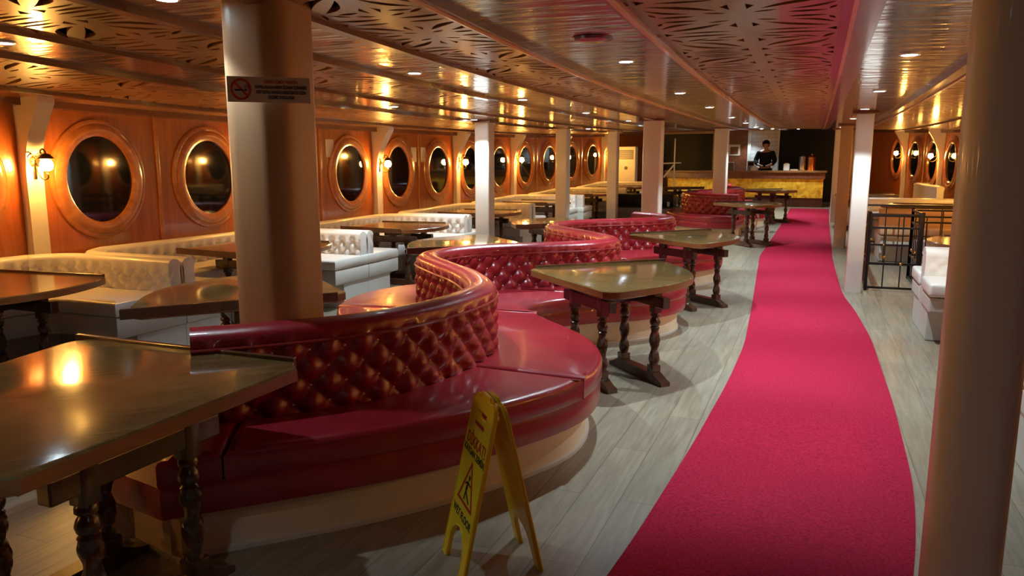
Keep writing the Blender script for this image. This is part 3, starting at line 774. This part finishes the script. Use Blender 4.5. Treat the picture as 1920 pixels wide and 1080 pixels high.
# ------------------------------------------------------------------ starboard benches
def pen(y, x0, x1, label, mat='white', zt=.80):
    r = empty('divider_bench', ((x0+x1)/2, y, S(y))); tag(r, label, 'bench')
    hx = (x1-x0)/2
    P = [Vector((hx, 0)), Vector((0, 0)), Vector((-hx, 0))]
    bm, _ = back_ribbon(catmull(P, 6), .03, .48, zt, .10, .13, .13, .012 if mat != 'white' else .018, True); obj('backrest', bm, mat, r, smooth=True, ang=80)
    for s in (1, -1):
        bm = nb(); box(bm, -hx-.02, hx, *(sorted((s*.10, s*.66))), .42, .54, .03, seg=3); obj('seat_cushion', bm, mat, r, smooth=True)
        bm = nb(); box(bm, -hx-.01, hx, *(sorted((s*.10, s*.64))), .28, .41, .015); obj('seat_rail', bm, 'white_base', r)
    bm = nb(); box(bm, -hx, hx, -.48, .48, 0, .42, .01); obj('plinth', bm, 'white_base', r)
    return r
pen(7.95, 1.0, 2.7, 'white bench with a smooth blue lit end, beside the aisle before the railing')
pen(4.75, 1.08, 2.7, 'nearest white bench on the right, glimpsed beyond the near cream pillar')
M['tan'] = basic('warm_lit_leather', (.55, .33, .18), .45, noise=.08, nscale=4)  # white bench back with the warm lamplight put into its colour
pen(13.45, 1.0, 2.6, 'warm lit white bench behind the black stair railing', 'tan')
pen(16.2, 1.0, 2.45, 'white tufted bench in the far right corner beyond the warm lit one')
for i, (a, b, lb) in enumerate(((13.45, 16.2, 'low white wall bench on the right between the warm lit and the next white one'), (16.2, 21.4, 'white tufted wall bench running along the far right wall'), (4.75, 7.95, 'white wall bench on the right behind the nearest cream pillar'))):
    x = XR((a+b)/2); r = empty('wall_bench', (x, (a+b)/2, S((a+b)/2))); tag(r, lb, 'bench'); h = (b-a)/2-.12
    bm, _ = back_ribbon([Vector((-.12, -h)), Vector((-.12, h))][::-1], .04, .5, .95, .06, .13, .13, .02, False); obj('backrest', bm, 'white', r, smooth=True, ang=80)
    bm = nb(); box(bm, -.7, -.05, -h, h, .30, .54, .03, seg=3); obj('seat_cushion', bm, 'white', r, smooth=True)
    bm = nb(); box(bm, -.55, -.05, -h, h, 0, .3, .01); obj('plinth', bm, 'white_base', r)
for (x, y, lb) in ((1.72, 6.35, 'brown booth table on the right, its golden corner peeping past the near pillar'), (1.75, 9.05, 'golden topped booth table between the white bench and the railing'), (1.72, 14.9, 'long brown booth table beyond the warm lit bench'), (1.65, 3.55, 'brown booth table at the right edge beyond the near cream pillar'), (1.02, 17.8, 'brown booth table in front of the far right wall bench')):
    place(BT, ub, x, y, PI, lb, 'table', None)

# stair railing
def railing(pts, label):
    r = empty('stair_railing', (pts[0][0], pts[0][1], S(pts[0][1]))); tag(r, label, 'railing')
    for (x0, y0), (x1, y1) in zip(pts, pts[1:]):
        d = Vector((x1-x0, y1-y0)); L = d.length; ang = math.atan2(d.y, d.x)
        M4 = Matrix.Translation((x0-pts[0][0], y0-pts[0][1], 0)) @ Matrix.Rotation(ang, 4, 'Z')
        for z in (.04, .34, .78, .94):
            bm = nb(); box(bm, 0, L, -.011, .011, z-.013, z+.013, .003, M4=M4); obj('rail', bm, 'black_iron', r)
        nn = max(2, int(round(L/.19)))
        for k in range(nn+1):
            x = L*k/nn; post = k in (0, nn)
            bm = nb(); w = .018 if post else .007
            box(bm, x-w, x+w, -w, w, 0 if post else .04, .97 if post else (.78 if k % 2 else .94), .002, M4=M4); obj('post' if post else 'bar', bm, 'black_iron', r)
            if not post:
                bm = nb(); sph(bm, (x, 0, .42 if k % 2 else .34), .02, 8, M4=M4); obj('knob', bm, 'brass', r, smooth=True)
    return r
railing([(.66, 10.18), (1.22, 10.20)], 'short black iron gate with brass knobs at the foot of the white pillar')
railing([(1.25, 10.3), (1.25, 11.35), (2.5, 11.35)], 'black iron railing turning behind the gate, around the stairwell')
railing([(.66, 10.3), (.66, 12.6), (2.5, 12.6)], 'tall black iron railing along the aisle side of the stairwell')
r = empty('stair_steps', (1.95, 12.32, S(12))); tag(r, 'pale stair treads seen through the black railing', 'stairs')
for k in range(3):
    bm = nb(); box(bm, -.55, .55, -.8+.35*k, -.46+.35*k, 0, .14*(k+1), .01); obj('tread', bm, 'lilac', r)

# ------------------------------------------------------------------ wet floor sign
def text_mesh(txt, size, mat, parent, M4, name='lettering', ext=.0006, squash=1, bold=0, font_sh=0):
    cu = bpy.data.curves.new(name, 'FONT'); cu.body = txt; cu.size = size; cu.align_x = 'CENTER'; cu.align_y = 'CENTER'; cu.extrude = ext; cu.resolution_u = 3; cu.offset = bold
    o = bpy.data.objects.new(name, cu); COL.objects.link(o); dg = bpy.context.evaluated_depsgraph_get()
    me = bpy.data.meshes.new_from_object(o.evaluated_get(dg)); bpy.data.objects.remove(o)
    me.transform(Matrix.Scale(squash, 4, (1, 0, 0))); me.transform(M4); me.materials.clear(); me.materials.append(M[mat])
    o = bpy.data.objects.new(name, me); COL.objects.link(o); o.parent = parent; return o
sg = empty('wet_floor_sign', (-1.10, 2.52, 0), math.atan2(-.22, .19)); sg.location.z = S(2.52)
tag(sg, 'yellow folding wet floor sign standing on the floor before the red sofa', 'sign')
H = .665; Wd = .29; sp = .155
def panel(side):
    # local: x across, y out; panel leans from (y=side*sp, z=0) to (y=side*.012, z=H)
    Lp = math.hypot(sp-.012, H); th = math.atan2(sp-.012, H)
    bm = nb(); hw = Wd/2
    outer = [(-hw, 0), (-hw+.055, 0)] + [(-hw+.055+.0, .08)] + [(-.09+.09*(1-math.cos(math.radians(q))), .08+.085*math.sin(math.radians(q))) for q in (15, 35, 60, 90)] + [(.09-.09*(1-math.cos(math.radians(q))), .08+.085*math.sin(math.radians(q))) for q in (60, 35, 15)] + [(hw-.055, .08), (hw-.055, 0), (hw, 0)]
    outer += [(hw-.012, Lp-.05), (hw-.022, Lp-.018), (hw-.05, Lp-.004), (.06, Lp-.004), (.05, Lp+.012), (-.05, Lp+.012), (-.06, Lp-.004), (-hw+.05, Lp-.004), (-hw+.022, Lp-.018), (-hw+.012, Lp-.05)]
    hole = [(-.055, Lp-.055), (.055, Lp-.055), (.045, Lp-.085), (-.045, Lp-.085)]
    cu = bpy.data.curves.new('p', 'CURVE'); cu.dimensions = '2D'; cu.fill_mode = 'BOTH'; cu.extrude = .006; cu.bevel_depth = .002; cu.bevel_resolution = 1
    for pts in (outer, hole):
        s = cu.splines.new('POLY'); s.points.add(len(pts)-1); s.use_cyclic_u = True
        for q, p in zip(s.points, pts): q.co = (p[0], p[1], 0, 1)
    o = bpy.data.objects.new('p', cu); COL.objects.link(o); dg = bpy.context.evaluated_depsgraph_get()
    me = bpy.data.meshes.new_from_object(o.evaluated_get(dg)); bpy.data.objects.remove(o)
    M4 = Matrix.Translation((0, side*sp, 0)) @ Matrix.Rotation(side*th, 4, 'X') @ Matrix.Rotation(PI/2, 4, 'X')
    if side > 0: M4 = Matrix.Translation((0, sp, 0)) @ Matrix.Rotation(th, 4, 'X') @ Matrix.Rotation(PI/2, 4, 'X')
    else: M4 = Matrix.Translation((0, -sp, 0)) @ Matrix.Rotation(-th, 4, 'X') @ Matrix.Rotation(PI/2, 4, 'X')
    me.transform(M4); me.materials.clear(); me.materials.append(M['yellow'])
    o = bpy.data.objects.new('panel', me); COL.objects.link(o); o.parent = sg
    # rim
    bm = nb()
    ring = [M4 @ Vector((p[0], p[1], .007 if side < 0 else -.007)) for p in outer]; tube(bm, ring+[ring[0]], .004, 6); obj('rim', bm, 'yellow', o)
    return o, M4, Lp
F, MF, Lp = panel(-1); Bk, MB_, _ = panel(1)
def on(x, y, z=.0085): return MF @ Matrix.Translation((x, y, z))
bm = nb(); box(bm, -.06, .05, Lp-.118, Lp-.103, .0065, .0085, M4=MF); obj('printed_mark', bm, 'red_ink', F)
text_mesh('DİKKAT!', .062, 'red_ink', F, on(0, Lp-.185), squash=.95, bold=.001)
text_mesh('KAYGAN ZEMİN', .036, 'black_ink', F, on(0, Lp-.228), squash=.95, bold=.0008)
text_mesh('WET FLOOR', .042, 'black_ink', F, on(0, .205), squash=1, bold=.0008)
bm = nb(); tri = [(-.10, .25), (.10, .25), (0, .43)]; tin = [(-.078, .262), (.078, .262), (0, .403)]
for i in range(3):
    a, b, c, d = tri[i], tri[(i+1) % 3], tin[(i+1) % 3], tin[i]
    bm.faces.new([bm.verts.new(MF @ Vector((p[0], p[1], .0087))) for p in (a, b, c, d)])
obj('warning_triangle', bm, 'red_ink', F)
bm = nb()
def seg2(a, b, w):
    a = Vector(a); b = Vector(b); d = (b-a).normalized(); n = Vector((-d.y, d.x))*w
    bm.faces.new([bm.verts.new(MF @ Vector((p.x, p.y, .0088))) for p in (a-n, b-n, b+n, a+n)])
seg2((.0, .345), (-.012, .305), .009); seg2((-.012, .305), (.02, .285), .006); seg2((.02, .285), (.045, .272), .005); seg2((-.012, .305), (-.02, .268), .006)
seg2((.0, .342), (.035, .335), .004); seg2((-.002, .342), (-.035, .328), .004)
bm.faces.new([bm.verts.new(MF @ Vector((.005+.011*math.cos(a*PI/5), .361+.011*math.sin(a*PI/5), .0088))) for a in range(10)])
obj('slipping_figure', bm, 'black_ink', F)
bm = nb(); lathe(bm, [(.007, -.10), (.007, .10)], 10, axis='X', c=(0, 0, H-.006)); obj('hinge', bm, 'yellow', sg, smooth=True)

# no smoking board on the near pillar
nbd = empty('no_smoking_sign', (-2.167, 2.637, 1.875), math.radians(38)); nbd.scale = (.88, .95, .95); tag(nbd, 'white no smoking notice strip across the broad shaded cream pillar', 'sign')
bm = nb(); box(bm, -.19, .19, -.003, .003, -.055, .055, .0008); bd = obj('board', bm, 'board', nbd)
R9 = Matrix.Rotation(PI/2, 4, 'X')
def atb(x, z): return Matrix.Translation((x, -.0042, z)) @ R9
bm = nb(); n = 32
for i in range(n):
    a0 = 2*PI*i/n; a1 = 2*PI*(i+1)/n
    bm.faces.new([bm.verts.new(atb(-.128, 0) @ Vector((rr*math.cos(a), rr*math.sin(a), 0))) for rr, a in ((.037, a0), (.037, a1), (.047, a1), (.047, a0))])
d = Vector((1, -1)).normalized(); nn = Vector((d.y, -d.x))*.0045
bm.faces.new([bm.verts.new(atb(-.128, 0) @ Vector((p.x, p.y, 0))) for p in (-d*.04-nn, d*.04-nn, d*.04+nn, -d*.04+nn)])
obj('prohibition_ring', bm, 'red_ink', bd)
bm = nb(); box(bm, -.157, -.118, -.0048, -.0042, -.008, .0); box(bm, -.114, -.100, -.0048, -.0042, -.008, .0)
for k in range(2): tube(bm, [(-.105+.012*k, -.0046, .004), (-.11+.012*k, -.0046, .012), (-.103+.012*k, -.0046, .02)], .0012, 4)
obj('cigarette', bm, 'black_ink', bd)
for t, z, mt in (('SİGARA İÇMEK YASAKTIR', .034, 'red_ink'), ('KAPALI ALANLARDA SİGARA İÇENLERE', .011, 'black_ink'), ('4207 SAYILI KANUN GEREĞİNCE CEZA', -.011, 'black_ink'), ('İŞLEMİ UYGULANIR', -.033, 'black_ink')):
    text_mesh(t, .0195, mt, bd, atb(.055, z), squash=.68, bold=.0005)

# notices on the port wall
for i, (y, z, lb) in enumerate(((8.72, 1.78, 'pale paper notice on the wall left of the third clear porthole'), (11.05, 1.70, 'pale paper notice on the wall, left one of a pair between portholes'), (11.38, 1.70, 'pale paper notice on the wall, right one of a pair between portholes'))):
    bm = nb(); box(bm, .002, .008, -.09, .09, -.12, .12); tag(obj('wall_notice', bm, 'paper', loc=(-6.2, y, z+S(y))), lb, 'notice')

# ------------------------------------------------------------------ air conditioner
ya = 21.7; r = empty('air_conditioner', (-5.10, ya, S(ya))); tag(r, 'tall cream floor standing air conditioner in the far left corner', 'air conditioner')
bm = nb(); box(bm, -.27, .27, -.16, .16, 0, 1.76, .02); obj('cabinet', bm, 'ac', r)
bm = nb(); box(bm, -.21, .21, -.172, -.16, 1.40, 1.66, .004); g = obj('grille', bm, 'grey', r)
bm = nb()
for k in range(7): box(bm, -.20, .20, -.18, -.172, 1.42+.034*k, 1.428+.034*k)
obj('louvres', bm, 'ac', g)
bm = nb(); lathe(bm, [(.05, -.17), (.045, -.178)], 16, axis='Y', c=(0, 0, 1.15)); obj('emblem', bm, 'grey', r)

# ------------------------------------------------------------------ bar
yb = 22.85; r = empty('bar_counter', (-1.9, yb, S(yb))); tag(r, 'long bar counter with a dark wood top and golden front', 'counter')
bm = nb(); box(bm, -2.3, 2.2, -.12, .62, .97, 1.03, .01); obj('counter_top', bm, 'table_edge', r)
bm = nb(); box(bm, -2.26, 2.16, -.06, .5, .80, .97, .008); obj('upper_band', bm, 'mould', r)
bm = nb(); box(bm, -2.22, 2.12, 0, .5, .26, .80, .004); obj('front_panel', bm, 'gold', r)
bm = nb(); box(bm, -2.22, 2.12, .03, .5, 0, .26, .004); obj('kick_base', bm, 'table_dark', r)
zb = S(yb)+1.03
def item(name, lb, cat, x, y, parts):
    r = empty(name, (x, y, zb)); tag(r, lb, cat)
    for nm, bm, m, sm in parts: obj(nm, bm, m, r, smooth=sm)
    return r
def L_(pr, seg=18): b = nb(); lathe(b, pr, seg); return b
def B_(*a, **k): b = nb(); box(b, *a, **k); return b
def sphb(c, rr): b = nb(); sph(b, c, rr, 14); return b
item('tea_urn', 'tall copper urn on the right of the bar top', 'urn', -.12, 23.1, [('body', L_([(.12, 0), (.12, .02), (.105, .03), (.105, .36), (.11, .37), (.07, .42), (.02, .43)]), 'copper', True), ('lid_knob', sphb((0, 0, .45), .022), 'copper', True), ('tap', B_(-.01, .01, -.16, -.10, .07, .09, .003), 'brass', False)])
item('tea_urn', 'steel urn on the bar top, left of the copper urn', 'urn', -.36, 23.12, [('body', L_([(.10, 0), (.10, .02), (.09, .03), (.09, .38), (.095, .39), (.05, .42)]), 'steel', True), ('lid_knob', sphb((0, 0, .44), .018), 'steel', True), ('tap', B_(-.01, .01, -.14, -.085, .07, .09, .003), 'brass', False)])
item('napkin_box', 'small cream box on the bar top left of the urns', 'box', -.78, 23.0, [('body', B_(-.08, .08, -.06, .06, 0, .19, .01), 'ac', False), ('paper', B_(-.05, .05, -.02, .02, .19, .21, .003), 'paper', False)])
item('serving_tray', 'low tan tray on the bar top between cream box and urns', 'tray', -.57, 22.98, [('plate', B_(-.10, .10, -.09, .09, 0, .012, .003), 'shade_brown', False), ('rim', B_(-.10, .10, -.095, -.085, .0, .04, .003), 'shade_brown', False)])
item('cake_dome', 'white dome cover on the bar top in front of the person', 'dome', -1.66, 23.0, [('cover', L_([(.11, 0), (.11, .03), (.09, .09), (.05, .13), (.012, .145)]), 'whitegloss', True), ('knob', sphb((0, 0, .155), .014), 'chrome', True)])
item('drinking_glass', 'small glass on the bar top right of the person', 'glass', -1.13, 22.98, [('cup', L_([(.03, 0), (.036, .13), (.033, .13), (.027, .01)]), 'whitegloss', True)])
item('cash_register', 'grey machine on the back of the bar left of the person', 'machine', -1.78, 23.35, [('body', B_(-.10, .10, -.08, .08, 0, .28, .02), 'greybox', False), ('screen', B_(-.07, .07, -.086, -.08, .14, .24, .003), 'black', False)])
item('coffee_machine', 'dark coffee machine on the bar below the framed poster', 'machine', -2.45, 23.2, [('body', B_(-.20, .20, -.14, .14, 0, .22, .02), 'grey', False), ('cup_rail', B_(-.19, .19, -.13, .13, .22, .25, .004), 'steel', False)])
bm = nb(); box(bm, -.30, .30, -.015, 0, -.17, .17, .004); ps = obj('poster', bm, 'paper', loc=(-2.52, YB-.001, SB+1.56)); tag(ps, 'framed pale poster on the dark wood behind the bar', 'poster')
bm = nb(); box(bm, -.22, -.05, -.019, -.015, -.1, .05); box(bm, .0, .24, -.019, -.015, -.12, .1); obj('printed_picture', bm, 'mould', ps)
# black screen at the left of the bar
r = empty('projection_screen', (-3.83, YB-.15, SB+1.55)); tag(r, 'large black screen in a tan frame behind the left of the bar', 'screen')
bm = nb(); box(bm, -.80, .80, -.03, .03, -.62, .52, .004); obj('panel', bm, 'black', r)
bm = nb(); box(bm, -.86, .92, -.05, .02, .52, .60, .006); box(bm, .80, .92, -.05, .02, -.62, .52, .006); box(bm, -.86, -.80, -.05, .02, -.62, .52, .006); obj('frame', bm, 'shade_brown', r)
# white stand
r = empty('coat_stand', (-3.55, 20.6, S(20.6))); tag(r, 'thin white pole stand with a cross arm before the black screen', 'stand')
bm = nb(); tube(bm, [(0, 0, 0), (0, 0, 1.98)], .018, 8); obj('pole', bm, 'whitegloss', r, smooth=True)
bm = nb(); tube(bm, [(-.42, 0, 1.32), (.18, 0, 1.34)], .018, 8); obj('cross_arm', bm, 'whitegloss', r, smooth=True)
bm = nb(); tube(bm, [(0, 0, 1.3), (-.28, 0, .95)], .022, 8); obj('brace', bm, 'whitegloss', r, smooth=True)
bm = nb(); lathe(bm, [(.16, 0), (.16, .015), (.02, .03)], 20); obj('base', bm, 'whitegloss', r, smooth=True)
# grey service counter behind the red sofas
r = empty('service_counter', (-3.75, 17.6, S(17.6))); tag(r, 'low grey counter with a black upper shelf behind the white pillar', 'counter')
bm = nb(); box(bm, -.75, .75, -.25, .5, 0, .40, .01); obj('body', bm, 'greybox', r)
bm = nb(); box(bm, -.75, .75, -.27, .5, .40, .43, .004); obj('top', bm, 'black', r)
bm = nb(); box(bm, -.70, .70, .1, .5, .43, .70, .006); obj('shelf_unit', bm, 'black', r)
for i, x in enumerate((-3.5, -3.3, -3.12)):
    b2 = nb(); lathe(b2, [(.028, 0), (.034, .11), (.031, .11), (.025, .008)], 14)
    tag(obj('tea_glass', b2, 'whitegloss', loc=(x, 17.5, S(17.6)+.432), smooth=True), 'small pale glass on the low grey counter behind the white pillar', 'glass', 'glasses on the grey counter')
# white ornate iron table beyond the dark legs
r = empty('garden_stool', (-1.0, 16.75, S(16.75))); tag(r, 'white ornate iron stool beside the carpet, beyond the dark table legs', 'stool')
bm = nb(); lathe(bm, [(.0001, .42), (.20, .42), (.21, .435), (.20, .45), (.0001, .45)], 24); obj('seat', bm, 'whitegloss', r, smooth=True)
for k in range(4):
    a = PI/4+k*PI/2; bm = nb(); pts = [(.16*math.cos(a), .16*math.sin(a), .42), (.10*math.cos(a), .10*math.sin(a), .28), (.17*math.cos(a), .17*math.sin(a), .12), (.22*math.cos(a), .22*math.sin(a), .0)]
    tube(bm, catmull([Vector(p) for p in pts], 5), .014, 8); obj('leg', bm, 'whitegloss', r, smooth=True)

# ------------------------------------------------------------------ the person behind the bar
def skin(name, verts, edges, radii, mat, parent, sub=2):
    me = bpy.data.meshes.new(name); me.from_pydata(verts, edges, []); o = bpy.data.objects.new(name, me); COL.objects.link(o)
    o.modifiers.new('skin', 'SKIN'); 
    for v, rr in zip(me.skin_vertices[0].data, radii): v.radius = rr if isinstance(rr, tuple) else (rr, rr)
    me.skin_vertices[0].data[0].use_root = True
    s = o.modifiers.new('sub', 'SUBSURF'); s.levels = s.render_levels = sub
    dg = bpy.context.evaluated_depsgraph_get(); m2 = bpy.data.meshes.new_from_object(o.evaluated_get(dg)); bpy.data.objects.remove(o)
    m2.materials.clear(); m2.materials.append(M[mat]); o = bpy.data.objects.new(name, m2); COL.objects.link(o); o.parent = parent
    for p in m2.polygons: p.use_smooth = True
    return o
pr_ = empty('person', (-1.42, 23.95, S(23.95)+.10)); tag(pr_, 'person in black clothes standing behind the bar, head bent over their hands', 'person')
V = [(0, 0, .95), (0, 0, 1.12), (0, -.01, 1.30), (0, -.02, 1.42), (0, -.045, 1.50), (0, -.07, 1.60), (0, -.08, 1.68),
     (.19, -.02, 1.38), (.27, -.08, 1.15), (.17, -.30, 1.03), (.09, -.36, 1.02), (-.19, -.02, 1.38), (-.27, -.08, 1.15), (-.17, -.30, 1.03), (-.09, -.36, 1.02),
     (.10, 0, .88), (.11, -.02, .48), (.11, .02, .08), (.11, -.10, .03), (-.10, 0, .88), (-.11, -.02, .48), (-.11, .02, .08), (-.11, -.10, .03)]
Ed = [(0, 1), (1, 2), (2, 3), (3, 4), (4, 5), (5, 6), (3, 7), (7, 8), (8, 9), (9, 10), (3, 11), (11, 12), (12, 13), (13, 14), (0, 15), (15, 16), (16, 17), (17, 18), (0, 19), (19, 20), (20, 21), (21, 22)]
Rr = [(.16, .11), (.15, .11), (.17, .12), (.14, .10), .055, .08, .085, .07, .05, .038, .028, .07, .05, .038, .028, .09, .065, .045, .04, .09, .065, .045, .04]
body = skin('body', V, Ed, Rr, 'skin', pr_)
Vs = [(0, 0, .92), (0, 0, 1.12), (0, -.01, 1.30), (0, -.02, 1.41), (.19, -.02, 1.385), (.275, -.08, 1.15), (.19, -.27, 1.04), (-.19, -.02, 1.385), (-.275, -.08, 1.15), (-.19, -.27, 1.04)]
skin('shirt', Vs, [(0, 1), (1, 2), (2, 3), (3, 4), (4, 5), (5, 6), (3, 7), (7, 8), (8, 9)], [(.19, .135), (.185, .135), (.205, .15), (.15, .125), .095, .078, .06, .095, .078, .06], 'blackmat', pr_)
Vt = [(0, 0, .95), (.10, 0, .86), (.11, -.02, .48), (.11, .02, .08), (-.10, 0, .86), (-.11, -.02, .48), (-.11, .02, .08)]
skin('trousers', Vt, [(0, 1), (1, 2), (2, 3), (0, 4), (4, 5), (5, 6)], [(.18, .13), .11, .085, .07, .11, .085, .07], 'blackmat', pr_)
bm = nb(); sph(bm, (0, -.055, 1.66), .112, 18, 1.05)
bmesh.ops.delete(bm, geom=[v for v in bm.verts if v.co.y < -.12 and v.co.z < 1.70], context='VERTS'); obj('hair', bm, 'hair', pr_, smooth=True)
for nm, c, rr, m in (('nose', (0, -.175, 1.63), .014, 'skin'), ('eye', (.03, -.162, 1.655), .008, 'black_ink'), ('eye', (-.03, -.162, 1.655), .008, 'black_ink'), ('mouth', (0, -.165, 1.60), .012, 'red_ink'), ('ear', (.088, -.075, 1.64), .02, 'skin'), ('ear', (-.088, -.075, 1.64), .02, 'skin')):
    bm = nb(); sph(bm, c, rr, 8, .8); obj(nm, bm, m, pr_, smooth=True)
for s in (1, -1):
    for k in range(5):
        bm = nb(); x0 = s*(.10-.017*k) if k < 4 else s*.12; z = 1.02; ln = (.05, .06, .062, .055, .035)[k]
        tube(bm, catmull([Vector((x0, -.36, z+.008)), Vector((x0-s*.005, -.36-ln*.6, z)), Vector((x0-s*.01, -.36-ln, z-.02))], 3), .0085, 6); obj('finger', bm, 'skin', pr_, smooth=True)
